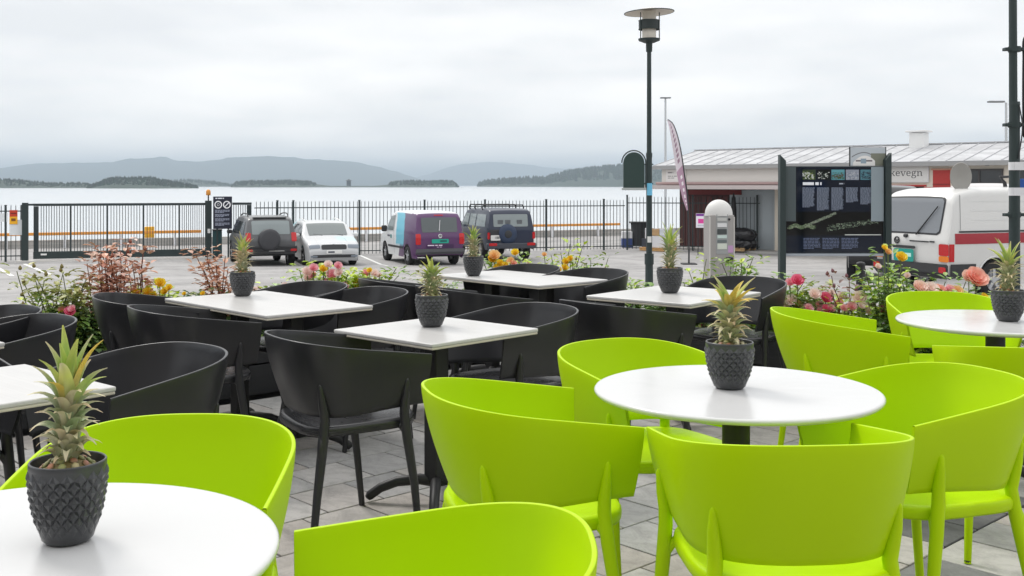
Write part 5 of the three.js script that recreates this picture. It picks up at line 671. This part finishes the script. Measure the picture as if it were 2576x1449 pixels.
  put('R', 2135, 'rose bush with a bare reddish shoot and a white bloom', { seed: 26, top: 655, canes: 4, w: 0.2, leaves: 4, lean: 0.16, leaf: GRN, leaf2: LIME, newFrom: 0.5, newLeaf: [0.25, 0.13, 0.10], cane: std(0.14, 0.05, 0.05, 0.8), buds: 5, budCol: [0.2, 0.08, 0.10], bl: [[2145, 748, 42, PALE], [2120, 766, 28, PINK], [2104, 770, 22, PINK], [2168, 760, 24, PALE]] });
  put('R', 2225, 'tall green rose bush with an orange yellow bloom before the right board post', { seed: 27, top: 632, canes: 8, w: 0.34, leaves: 13, lean: 0.22, leaf: GRN, leaf2: LIME, bl: [[2240, 645, 32, YEL], [2205, 622, 18, YEL], [2214, 632, 20, APR], [2190, 668, 18, PALE], [2262, 690, 18, PALE]] });
  put('R', 2262, 'dense dark green rose foliage behind the far green chair', { seed: 28, top: 705, canes: 9, w: 0.34, leaves: 12, leaf: GRN, leaf2: DK, spread: 0.13 });
  put('R', 2310, 'peach rose bush behind the far green chair', { seed: 29, top: 715, canes: 11, w: 0.36, leaves: 10, leaf: GRN, leaf2: LIME, bl: [[2285, 720, 44, BLUSH], [2312, 722, 40, PALE], [2340, 730, 40, CORAL], [2362, 727, 34, PINK], [2380, 730, 34, APR], [2300, 732, 34, BLUSH]] });
  put('R', 2420, 'rose with one large coral pink bloom in front of the white van', { seed: 30, top: 705, canes: 7, w: 0.24, leaves: 9, leaf: GRN, leaf2: DK, bl: [[2420, 697, 62, CORAL], [2412, 694, 40, BLUSH], [2502, 722, 30, APR]] });
  const mixes = [[PALE, PINK], [YEL, APR], [PINK, DEEP], [PALE, YEL], [DEEP, PALE], [PINK, PALE]], rr = rng(404);
  [['R', 1955, 742, 0, 'low pale pink rose bush between the black chair and the crimson roses'], ['R', 2075, 752, 2, 'low pink rose bush left of the bare reddish shoot'], ['R', 2175, 745, 5, 'low pink rose bush beside the black bollard'], ['R', 2275, 730, 3, 'low pale rose bush at the left rim of the far green chair'], ['R', 2365, 738, 0, 'low blush rose bush below the van tail lights'], ['R', 2480, 735, 1, 'low apricot rose bush below the van rear wheel'], ['R', 1330, 668, 1, 'low yellow rose bush right of the blue off-road car'], ['R', 1385, 676, 3, 'small pale yellow rose bush behind the far table end'], ['L', 355, 738, 1, 'low yellow rose bush below the rust red shoots'], ['L', 845, 690, 0, 'low pale pink rose bush under the white car bumper'], ['L', 905, 700, 3, 'low lime rose bush between the pink roses'], ['L', 740, 712, 3, 'low lime rose bush behind the rim of the far black chair']].forEach(([sd, px, top, mi, lab], i) => {
    const bl = []; for (let k = 0; k < 7; k++) bl.push([px + (rr() - 0.5) * 74, top + 6 + rr() * 30, 15 + rr() * 12, mixes[mi][k & 1]]);
    put(sd, px, lab, { seed: 60 + i, top, canes: 8, w: 0.36, leaves: 12, leaf: i & 1 ? GRN : LIME, leaf2: i & 1 ? LIME : GRN, spread: 0.13, bl });
  });
  // low fill of leaves in both boxes
  const r = rng(55), l = { pos: [], col: [] };
  for (let i = 0; i < 17000; i++) { const L = r() < 0.5, p = L ? lerp(-1.9, 5.5, r()) : lerp(5.78, 6.17, r()), q = L ? lerp(6.12, 6.48, r()) : lerp(-1.9, 5.8, r()), [x, d] = PQ(p, q), az = r() * 6.28, len = 0.03 + 0.03 * r(); leafGeo(l, V(x, 0.37 + 0.30 * r() * r(), -d), V(Math.cos(az), r() - 0.3, Math.sin(az)), len, len * 0.6, vary(r() < 0.4 ? DK : r() < 0.6 ? GRN : OLV, r, 0.6)); }
  const gc = part('ground_cover', fromList(l), LEAF, scene); gc.userData.kind = 'stuff'; tag(gc, 'low dark green leaves filling the black planters', 'ground cover');
}

// ---------------------------------------------------------------- chairs
const CH = { a: 0.293, b: 0.288, zf: 0.25, n: 2.5, H: 0.790, S: -0.142, bot: 0.50 };
function chairShell() {
  const { a, b, zf, n, H, S, bot } = CH, NQ = 72, thick = 0.0105;
  const plan = (q, v) => {                                       // outer surface: q along the U, v from the lower to the upper edge
    const f = Math.pow(1 - v, 1.45), A = a - 0.045 * f, B = b - 0.082 * f, zE = zf - 0.012 * f;
    const arm = 0.30, t = q * 2 - 1, s2 = Math.sign(t), u = Math.abs(t);   // u = 0 at the back, 1 at the arm end
    let x, z; if (u > 1 - arm) { const k = (u - (1 - arm)) / arm; x = s2 * (A - 0.006 * k * k); z = k * zE; } else { const th = u / (1 - arm) * Math.PI / 2; x = s2 * A * Math.pow(Math.sin(th), 2 / n); z = -B * Math.pow(Math.cos(th), 2 / n); }
    return [x, z];
  };
  const P = (q, v) => { const [x, z] = plan(q, v), [, zt] = plan(q, 1), top = H + S * (zt + b), lo = bot + 0.020 * sstep(-0.2, zf, zt); return V(x, lerp(lo, top, v), z); };
  const NV = 12, rows = [];
  const pos = [], idx = [], ring = [];
  for (let i = 0; i <= NQ; i++) {
    // even out the spacing near the corners
    const q = i / NQ, loop = [];
    const nrm = v => { const e = 1e-3, a1 = P(Math.min(1, q + e), v), a0 = P(Math.max(0, q - e), v); return V(-(a1.z - a0.z), 0, a1.x - a0.x).normalize(); };   // horizontal, pointing inwards
    for (let k = 0; k <= NV; k++) { const v = k / NV; loop.push(P(q, v)); }
    const nt = nrm(1); { const p = P(q, 1); loop.push(p.clone().addScaledVector(nt, thick * 0.25).add(V(0, 0.0022, 0)), p.clone().addScaledVector(nt, thick * 0.75).add(V(0, 0.0022, 0))); }
    for (let k = NV; k >= 0; k--) { const v = k / NV; loop.push(P(q, v).addScaledVector(nrm(v), thick)); }
    ring.push(loop);
  }
  const m = ring[0].length; for (const l of ring) for (const p of l) pos.push(p.x, p.y, p.z);
  for (let i = 0; i < NQ; i++) for (let k = 0; k < m; k++) { const A2 = i * m + k, B2 = i * m + (k + 1) % m; idx.push(A2, B2, A2 + m, B2, B2 + m, A2 + m); }
  const g = new THREE.BufferGeometry(); g.setAttribute('position', new THREE.Float32BufferAttribute(pos, 3)); g.setIndex(idx); g.computeVertexNormals();
  const caps = []; for (const i of [0, NQ]) { const l = ring[i], p2 = [], id = []; for (let k = 0; k <= NV; k++) { const A2 = l[k], B2 = l[m - 1 - k]; p2.push(A2.x, A2.y, A2.z + 0.0004, B2.x, B2.y, B2.z + 0.0004); if (k < NV) { const o = k * 2; id.push(o, o + 1, o + 2, o + 1, o + 3, o + 2); } } const c = new THREE.BufferGeometry(); c.setAttribute('position', new THREE.Float32BufferAttribute(p2, 3)); c.setIndex(id); c.computeVertexNormals(); caps.push(c); }
  return merge([g, ...caps]);
}
const shellGeo = chairShell();
function shellAt(u, sd, y, off) {                                // point on the outer surface at |u| along the U, pushed outwards
  const { a, b, zf, n, H, S, bot } = CH;
  const at2 = uu => { const zt = uu > 0.7 ? (uu - 0.7) / 0.3 * zf : -b * Math.pow(Math.cos(uu / 0.7 * Math.PI / 2), 2 / n), top = H + S * (zt + b), lo = bot + 0.020 * sstep(-0.2, zf, zt), v = clamp((y - lo) / (top - lo), 0, 1), f = Math.pow(1 - v, 1.45), A = a - 0.045 * f, B2 = b - 0.082 * f, zE = zf - 0.012 * f; if (uu > 0.7) { const k = (uu - 0.7) / 0.3; return [A - 0.006 * k * k, k * zE]; } const th = uu / 0.7 * Math.PI / 2; return [A * Math.pow(Math.sin(th), 2 / n), -B2 * Math.pow(Math.cos(th), 2 / n)]; };
  const p = at2(u), q0 = at2(u - 0.01), q1 = at2(u + 0.01), tx2 = q1[0] - q0[0], tz = q1[1] - q0[1], L = Math.hypot(tx2, tz);
  return V(sd * (p[0] + tz / L * off), y, p[1] - tx2 / L * off);
}
const seatGeo = (() => {
  // dished seat with a rolled edge: superellipse plan, rings from the centre to the lower lip
  const A = 0.247, Bf = 0.245, Br = 0.225, N = 64, prof = [[0, 0.447], [0.45, 0.448], [0.8, 0.453], [0.93, 0.456], [0.975, 0.454], [0.995, 0.447], [1.0, 0.437], [0.995, 0.424], [0.985, 0.418], [0.95, 0.418], [0.9, 0.43], [0, 0.432]];
  return grid((u, v) => { const k = Math.round(v * (prof.length - 1)), [f, y] = prof[k], th = u * 2 * Math.PI, c = Math.cos(th), s2 = Math.sin(th), e = 2 / 3.4; const x = A * Math.sign(c) * Math.pow(Math.abs(c), e), z = (s2 > 0 ? Bf : Br) * Math.sign(s2) * Math.pow(Math.abs(s2), e); return [x * f, y + 0.018 - 0.012 * f * f * (z < 0 ? 0.6 : 0) * (z / Br) ** 2, z * f + 0.01]; }, N, prof.length - 1);
})();
const legGeo = {};
for (const sd of [-1, 1]) {
  const S2 = (x, y, z) => [sd * x, y, z];
  const top = u => [shellAt(u, sd, 0.49, 0.011), shellAt(u, sd, 0.53, 0.0085), shellAt(u, sd, 0.57, 0.0045), shellAt(u, sd, 0.60, 0.0008), shellAt(u, sd, 0.620, -0.0012), shellAt(u, sd, 0.630, -0.0024)], tr = [0.0185, 0.0175, 0.0150, 0.0115, 0.0088, 0.003];
  const rt = top(0.385), ft = top(0.885);
  const rear = limb([V(sd * 0.247, 0, -0.222), V(sd * 0.236, 0.22, -0.196), V(sd * lerp(0.236, Math.abs(rt[0].x), 0.75), 0.41, lerp(-0.196, rt[0].z, 0.75)), ...rt], [0.0125, 0.0158, 0.0192, ...tr], 14);
  const front = limb([V(sd * 0.270, 0, 0.205), V(sd * 0.271, 0.22, 0.183), V(sd * lerp(0.271, Math.abs(ft[0].x), 0.75), 0.41, lerp(0.183, ft[0].z, 0.75)), ...ft], [0.0125, 0.0158, 0.0190, ...tr], 14);
  const gus = (x0, z0, x1, z1) => limb(curve([S2(x0, 0.345, z0), S2(lerp(x0, x1, 0.12), 0.395, lerp(z0, z1, 0.12)), S2(lerp(x0, x1, 0.45), 0.442, lerp(z0, z1, 0.45)), S2(x1, 0.452, z1)], 10), [0.006, 0.010, 0.012, 0.013, 0.0135, 0.0135, 0.0135, 0.0135, 0.013, 0.012, 0.010], 10);
  legGeo['r' + sd] = merge([rear, gus(0.229, -0.182, 0.17, -0.14)]); legGeo['f' + sd] = merge([front, gus(0.270, 0.167, 0.19, 0.12)]);
}
function makeChair(mat, label, group) {
  const t = thing('armchair', label, 'chair', [0, 0, 0], 0, group);
  part('backrest', shellGeo, mat, t); part('seat', seatGeo, mat, t);
  for (const k of ['r-1', 'r1', 'f-1', 'f1']) { const l = part('leg', legGeo[k], mat, t); part('foot_cap', cyl(0.0118, 0.0122, 0.012, k.endsWith('-1') ? (k[0] === 'r' ? -0.247 : -0.270) : (k[0] === 'r' ? 0.247 : 0.270), 0.0005, k[0] === 'r' ? -0.222 : 0.205, 10), M.trim, l); }
  return t;
}
{
  const protoOf = {};
  const put = (kind, x, d, tDeg, label) => {
    const group = kind === 'green' ? 'lime green armchairs around the round tables' : 'black armchairs around the square tables';
    let c = protoOf[kind];
    if (!c) c = protoOf[kind] = makeChair(kind === 'green' ? M.green : M.black, label, group); else { c = c.clone(); c.name = numbered('armchair'); c.userData = { ...c.userData, label }; scene.add(c); }
    c.position.set(x, 0, -d); c.rotation.set(0, heading(tDeg * deg), 0);
  };
  put('green', 0.664, 2.587, -4, 'lime green armchair seen from behind, nearest in front of the middle round table');
  put('green', 0.034, 3.011, 74, 'lime green armchair at the left side of the middle round table, back turned left');
  put('green', 0.468, 3.653, 149, 'lime green armchair at the far left of the middle round table, facing us');
  put('green', -0.786, 2.343, 178, 'lime green armchair right behind the pineapple pot of the bottom left round table');
  put('green', -0.153, 1.689, -91, 'nearest lime green armchair cut off by the bottom edge, facing left');
  put('green', 1.225, 3.17, -109, 'large lime green armchair at the right side of the middle round table, facing left');
  put('green', 1.477, 4.785, 95, 'lime green armchair at the left side of the right hand round table');
  put('green', 2.235, 5.38, 184, 'farthest lime green armchair behind the right hand round table by the roses');
  put('green', 1.93, 3.95, 12, 'lime green armchair in front of the right hand round table, mostly hidden');
  put('black', -0.671, 4.142, 58, 'black armchair seen from behind at the left of the middle square table');
  put('black', 0.0, 4.89, -126, 'black armchair at the right of the middle square table, inner back facing us');
  put('black', -1.54, 5.05, 58, 'black armchair seen from behind in front of the long table with the grey pineapple');
  put('black', -1.91, 5.55, 74, 'black armchair left of its twin at the near side of the left long table');
  put('black', -0.872, 5.70, -130, 'black armchair at the right end of the left long table, inner back facing us');
  put('black', -1.26, 6.05, -136, 'black armchair behind the left long table, farther of the two');
  put('black', -1.282, 3.558, -141, 'black armchair behind the big left pineapple, facing the left edge');
  put('black', -2.16, 4.42, -140, 'black armchair at the left edge, nearer of two under the rose bushes');
  put('black', -2.47, 4.78, -138, 'black armchair at the left edge, farther and barely in view');
  put('black', -2.02, 3.52, 132, 'black armchair tucked under the left edge table, only its lower half in view');
  put('black', -0.25, 6.05, 54, 'black armchair with its back to us at the near side of the far long table');
  put('black', -0.65, 6.52, 58, 'black armchair at the left end of the far long table');
  put('black', 0.47, 7.05, -130, 'black armchair at the right end of the far long table');
  put('black', 0.03, 7.42, -136, 'black armchair behind the far long table, only its rim in view');
  put('black', 0.55, 5.32, 50, 'black armchair with its back to us before the small table by the lamp');
  put('black', 1.353, 6.369, -143, 'black armchair behind the small square table, right beside the pink roses');
}

// ---------------------------------------------------------------- tables
{
  const foot = a => limb([[0, 0.085, 0], [0.07, 0.098, 0], [0.17, 0.088, 0], [0.24, 0.062, 0], [0.285, 0.03, 0], [0.295, 0.018, 0]].map(p => V(p[0] * Math.cos(a), p[1], p[0] * Math.sin(a))), [0.024, 0.024, 0.022, 0.021, 0.021, 0.014], 10);
  const under = (t, two) => {
    for (const x of two ? [-0.28, 0.28] : [0]) {
      part('column', [bx(0.078, 0.6, 0.078, x, 0.395, 0, 0.008)], M.iron, t); part('bracket', [bx(0.34, 0.022, 0.05, x, 0.708, 0), bx(0.05, 0.0215, 0.34, x, 0.7083, 0)], M.iron, t);
      for (let k = 0; k < 4; k++) part('foot', foot(k * Math.PI / 2 + Math.PI / 4).translate(x, 0, 0), M.iron, t);
    }
  };
  // long side runs along w
  const sq = (label, x, d, ang, wu, lw, nm = 'square_table') => {
    const t = thing(nm, label, 'table', [x, 0, -d], ang * deg, 'white tables with rectangular tops');
    const top = part('tabletop', new RoundedBoxGeometry(wu, 0.016, lw, 3, 0.0055).translate(0, 0.7362, 0), M.topSq, t); part('edge_band', new RoundedBoxGeometry(wu - 0.004, 0.010, lw - 0.004, 2, 0.004).translate(0, 0.7235, 0), M.topEdge, t);
    if (lw > 0.95) { const g = thing; for (const z of [-0.27, 0.27]) { part('column', bx(0.078, 0.6, 0.078, 0, 0.395, z, 0.008), M.iron, t); part('bracket', bx(0.34, 0.02, 0.05, 0, 0.707, z), M.iron, t); for (let k = 0; k < 4; k++) part('foot', foot(k * Math.PI / 2 + Math.PI / 4).translate(0, 0, z), M.iron, t); } } else under(t, false);
  };
  sq('square white table in the middle with a pineapple pot on it', -0.326, 4.526, 47, 0.624, 0.624);
  sq('long white table at the left with a dried pineapple on it', -1.308, 5.577, 44, 0.624, 1.062, 'long_table');
  sq('farthest long white table below the purple van', 0.044, 7.081, 42, 0.624, 1.062, 'long_table');
  sq('small white table beside the street lamp', 0.93, 5.99, 50, 0.80, 0.67);
  sq('white table cut off by the left edge behind the big pineapple', -1.657, 3.20, 49, 0.624, 0.624);
  sq('white table at the left edge with only its right corner in view', -2.6, 4.26, 48, 0.624, 1.062, 'long_table');
  const rd = (label, x, d, R) => {
    const t = thing('round_table', label, 'table', [x, 0, -d], 0.4, 'white round tables'); const L = pts => new THREE.LatheGeometry(pts.map(p => new THREE.Vector2(...p)), 96);
    part('tabletop', L([[0, 0.726], [R - 0.012, 0.726], [R - 0.004, 0.729], [R, 0.7345], [R, 0.739], [R - 0.003, 0.743], [R - 0.009, 0.745], [0, 0.745]]), M.top, t); part('underside', L([[0, 0.719], [R - 0.05, 0.719], [R - 0.02, 0.7255], [0, 0.7255]]), M.topEdge, t);
    part('column', [cyl(0.042, 0.042, 0.62, 0, 0.085, 0, 24)], M.iron, t); part('bracket', [cyl(0.12, 0.12, 0.012, 0, 0.705, 0, 20)], M.iron, t); for (let k = 0; k < 4; k++) part('foot', foot(k * Math.PI / 2), M.iron, t);
  };
  rd('round white table in the middle of the green chairs', 0.681, 3.191, 0.43); rd('round white table cut off by the bottom left corner', -0.83, 1.76, 0.43); rd('round white table at the right edge before the white van', 2.21, 4.80, 0.43);
}

// ---------------------------------------------------------------- pots and pineapples
const potGeo = (() => {
  const N = 18, rowsN = 8, Hh = 0.142;
  const R = y => { const f = y / Hh; return 0.0445 + 0.0275 * Math.pow(Math.sin(Math.min(1, f * 1.02) * Math.PI / 2), 0.85) - (f < 0.04 ? 0.003 * (1 - f / 0.04) : 0); };
  const pos = [], y0 = 0.016, y1 = 0.131, rh = (y1 - y0) / (rowsN + 1);
  const pt = (i, j, e = 0) => { const y = y0 + j * rh, a = (i / N) * 2 * Math.PI, r = R(y) + e; return [Math.cos(a) * r, y, Math.sin(a) * r]; };
  const tri = (a, b, c) => pos.push(...a, ...b, ...c);
  // diamonds: corners sit on the lattice, the middle of each stands proud; relief fades towards the foot
  for (let j = 0; j <= rowsN + 1; j++) for (let i = 0; i < N; i++) {
    const o = (j & 1) / 2, k = i + o, e = 0.0050 * sstep(0, 2.5, j);
    const up = j < rowsN + 1 ? pt(k, j + 1) : null, dn = j > 0 ? pt(k, j - 1) : null, l = pt(k - 0.5, j), r = pt(k + 0.5, j), f = up && dn ? e : 0, ml = pt(k - 0.2, j, f), mr = pt(k + 0.2, j, f);
    if (up) { tri(up, mr, ml); tri(up, r, mr); tri(up, ml, l); } if (dn) { tri(dn, ml, mr); tri(dn, mr, r); tri(dn, l, ml); }
  }
  const g = new THREE.BufferGeometry(); g.setAttribute('position', new THREE.Float32BufferAttribute(pos, 3)); g.computeVertexNormals();
  const foot = new THREE.LatheGeometry([[0, 0.0], [0.038, 0], [0.0425, 0.003], [R(0.008), 0.008], [R(y0), y0]].map(p => new THREE.Vector2(...p)), 54);
  const lip = new THREE.LatheGeometry([[R(y1), y1], [R(y1) + 0.0005, y1 + 0.003], [0.0718, 0.136], [0.0722, 0.140], [0.0708, 0.1424], [0.0685, 0.1424], [0.0672, 0.140], [0.066, 0.11], [0.046, 0.02], [0, 0.018]].map(p => new THREE.Vector2(...p)), 54);
  return merge([g, foot, lip]);
})();
const pineLeafMat = phy(1, 1, 1, 0.55, { transmission: 0.12, thickness: 0, side: THREE.DoubleSide, vertexColors: true });
function pineLeaf(len, wid, curl, c0, c1, c2) {       // grows along +y, bends towards +x
  return grid((u, v) => { const s2 = (u - 0.5) * 2, w = wid * Math.pow(Math.max(0.02, 1 - v), 0.62) * (0.75 + 0.25 * Math.sin(Math.min(1, v * 2.5) * 1.57)), a = curl * v * v * (0.4 + 0.6 * v), x = len * (Math.sin(a) * v * 0.85) - 0.0 + Math.abs(s2) * w * -0.42, y = len * v * Math.cos(a * 0.62), z = s2 * w * 0.5; return [x, y, z]; }, 4, 10, false, (u, v) => { const e = Math.abs(u - 0.5) > 0.4 ? 0.12 : 0, k = v < 0.6 ? v / 0.6 : 1, q = v > 0.6 ? (v - 0.6) / 0.4 : 0; return [0, 1, 2].map(i => lerp(lerp(c0[i], c1[i], k), c2[i], q) + e * [0.5, 0.45, 0.3][i]); });
}
const GREY = [0.38, 0.42, 0.26], SAGE = [0.30, 0.38, 0.19], GREEN2 = [0.30, 0.44, 0.08], YG = [0.54, 0.60, 0.14], STRAW = [0.56, 0.48, 0.29], BRN = [0.42, 0.31, 0.17], YO = [0.66, 0.48, 0.08], PINKB = [0.50, 0.22, 0.13];
function pineapple(label, x, y, d, o) {
  const r = rng(o.seed), t = thing('pineapple', label, 'pineapple', [x, y, -d], r() * 6.28, 'pineapples in the diamond pots'); t.scale.set(o.ws || 1, 1, o.ws || 1);
  // cut crown of the fruit inside the pot
  const fr = grid((u, v) => { const a = u * 6.2832, f = v * 1.45, rr = 0.060 * Math.sin(f), yy = -0.028 + 0.036 * Math.cos(f); return [Math.cos(a) * rr, yy, -Math.sin(a) * rr]; }, 24, 8, false, (u, v) => vary([0.20, 0.15, 0.05], r, 0.4)); part('fruit', fr, pineLeafMat, t);
  for (let ring = 0; ring < 4; ring++) { const n = [6, 10, 13, 15][ring], f = [0.42, 0.75, 1.05, 1.35][ring]; for (let i = 0; i < n; i++) { const a = (i + (ring & 1) / 2) / n * 6.2832; const g = new THREE.SphereGeometry(1, 7, 5).scale(0.0092, 0.0046, 0.0092), p = g.attributes.position, c = vary(r() < 0.3 ? PINKB : r() < 0.5 ? [0.55, 0.50, 0.28] : [0.34, 0.36, 0.12], r, 0.4), cl = []; for (let k = 0; k < p.count; k++) { const tip = Math.max(0, p.getY(k) / 0.0046); cl.push(lerp(0.10, c[0], tip), lerp(0.11, c[1], tip), lerp(0.03, c[2], tip)); } g.setAttribute('color', new THREE.Float32BufferAttribute(cl, 3)); const e = part('fruit_eye', g, pineLeafMat, t); const rr = 0.0605 * Math.sin(f); e.position.set(Math.cos(a) * rr, -0.028 + 0.0365 * Math.cos(f), Math.sin(a) * rr); e.quaternion.setFromUnitVectors(V(0, 1, 0), V(Math.cos(a) * Math.sin(f), Math.cos(f), Math.sin(a) * Math.sin(f))); } }
  part('stem', limb([[0, 0, 0], [0, o.h * 0.4, 0], [0, o.h * 0.56, 0]], [0.022, 0.017, 0.006], 10), std(0.20, 0.22, 0.08, 0.8), t);
  const N = o.n || 70;
  for (let i = 0; i < N; i++) {
    const f = i / (N - 1), a = i * 2.39996 + (r() - 0.5) * 0.3, hgt = o.h;
    const up = f > 0.82, k = up ? (f - 0.82) / 0.18 : f / 0.82, sc = hgt / 0.22;
    const L = (up ? hgt * lerp(0.44, 0.54, k) * (o.long || 1) : sc * lerp(0.036, 0.074, k)) * (0.85 + 0.3 * r());
    const dry = o.dry || 0, yl = o.yellow || 0; let c0, c1, c2;
    if (f < 0.3) { c0 = vary(GREY, r, 0.3); c1 = vary([0.52, 0.49, 0.30], r, 0.4); c2 = vary(r() < 0.6 ? STRAW : BRN, r, 0.3); }
    else if (f < 0.78) { c0 = vary([0.38, 0.40, 0.24], r, 0.3); c1 = vary(r() < 0.3 + dry ? STRAW : SAGE, r, 0.4); c2 = vary(r() < 0.5 ? STRAW : BRN, r, 0.4); }
    else { c0 = vary([0.42, 0.46, 0.24], r, 0.25); const y1 = r() < yl; c1 = vary(y1 ? YO : r() < 0.55 ? GREEN2 : YG, r, 0.3); c2 = vary(y1 ? YO : r() < 0.3 + dry ? STRAW : YG, r, 0.3); }
    const curl = (up ? lerp(0.35, 0.08, k) : lerp(1.35, 0.7, k)) * (0.7 + 0.6 * r()), W2 = (up ? lerp(0.030, 0.026, k) : lerp(0.022, 0.027, k)) * (o.wide || 1) * (0.85 + 0.3 * r());
    const m = part('leaf', pineLeaf(L, W2, curl, c0, c1, c2), pineLeafMat, t), tilt = (up ? lerp(0.34, 0.10, k) + (o.open || 0.06) : lerp(0.46, 0.22, k) + (o.open || 0) * 0.5) * (0.6 + 0.8 * r()), rad = up ? lerp(0.012, 0.004, k) : lerp(0.024, 0.017, k);
    m.position.set(Math.cos(a) * rad, hgt * (up ? lerp(0.42, 0.50, k) : 0.01 + 0.44 * k), Math.sin(a) * rad); m.rotation.order = 'YXZ'; m.rotation.set(0, -a, -tilt);
  }
}
{
  const potProto = thing('plant_pot', '', 'pot', [0, 0, 0], 0, 'dark grey diamond pattern pots'); part('pot', potGeo, M.pot, potProto); let first = true;
  const put = (x, d, where, pl, o) => {
    let p = potProto; if (!first) { p = potProto.clone(); p.name = numbered('plant_pot'); scene.add(p); } first = false;
    p.userData = { ...potProto.userData, label: `dark grey diamond pattern pot ${where}` }; p.position.set(x, 0.7452, -d); p.rotation.set(0, o.seed, 0); const k = o.ps || 1, ky = o.py || k; p.scale.set(k, ky, k);
    pineapple(pl, x, 0.7452 + 0.142 * ky - 0.004, d, o);
  };
  put(-0.772, 1.825, 'on the round table at bottom left, largest in view', 'large green and yellow pineapple crown at the bottom left', { seed: 3, h: 0.206, open: 0.13, long: 1.18, yellow: 0.12, wide: 1.28, ps: 0.885, py: 0.99, ws: 0.84 });
  put(0.663, 3.20, 'on the middle round table', 'straw yellow topped pineapple on the middle round table', { seed: 8, h: 0.205, yellow: 0.3, wide: 1.25, dry: 0.35, open: 0.34, n: 60 });
  put(2.26, 4.78, 'on the right hand round table', 'pale bushy pineapple at the right edge', { seed: 11, h: 0.235, dry: 0.25, open: 0.25, wide: 1.0 });
  put(-0.352, 4.60, 'on the middle square table', 'short green pineapple with spread leaves on the middle square table', { seed: 14, h: 0.165, open: 0.28, n: 64, ps: 0.98 });
  put(-1.507, 5.87, 'on the left long table', 'dried straw coloured pineapple on the left long table', { seed: 19, h: 0.215, dry: 0.6, ps: 0.95 });
  put(-0.263, 7.17, 'on the farthest long table', 'slim pineapple on the farthest table below the blue car', { seed: 23, h: 0.21, dry: 0.3, ps: 0.95 });
  put(0.908, 6.04, 'on the small table by the street lamp', 'green pineapple beside the street lamp', { seed: 27, h: 0.25, dry: 0.1, ps: 1.02 });
}
renderer.render(scene, camera);
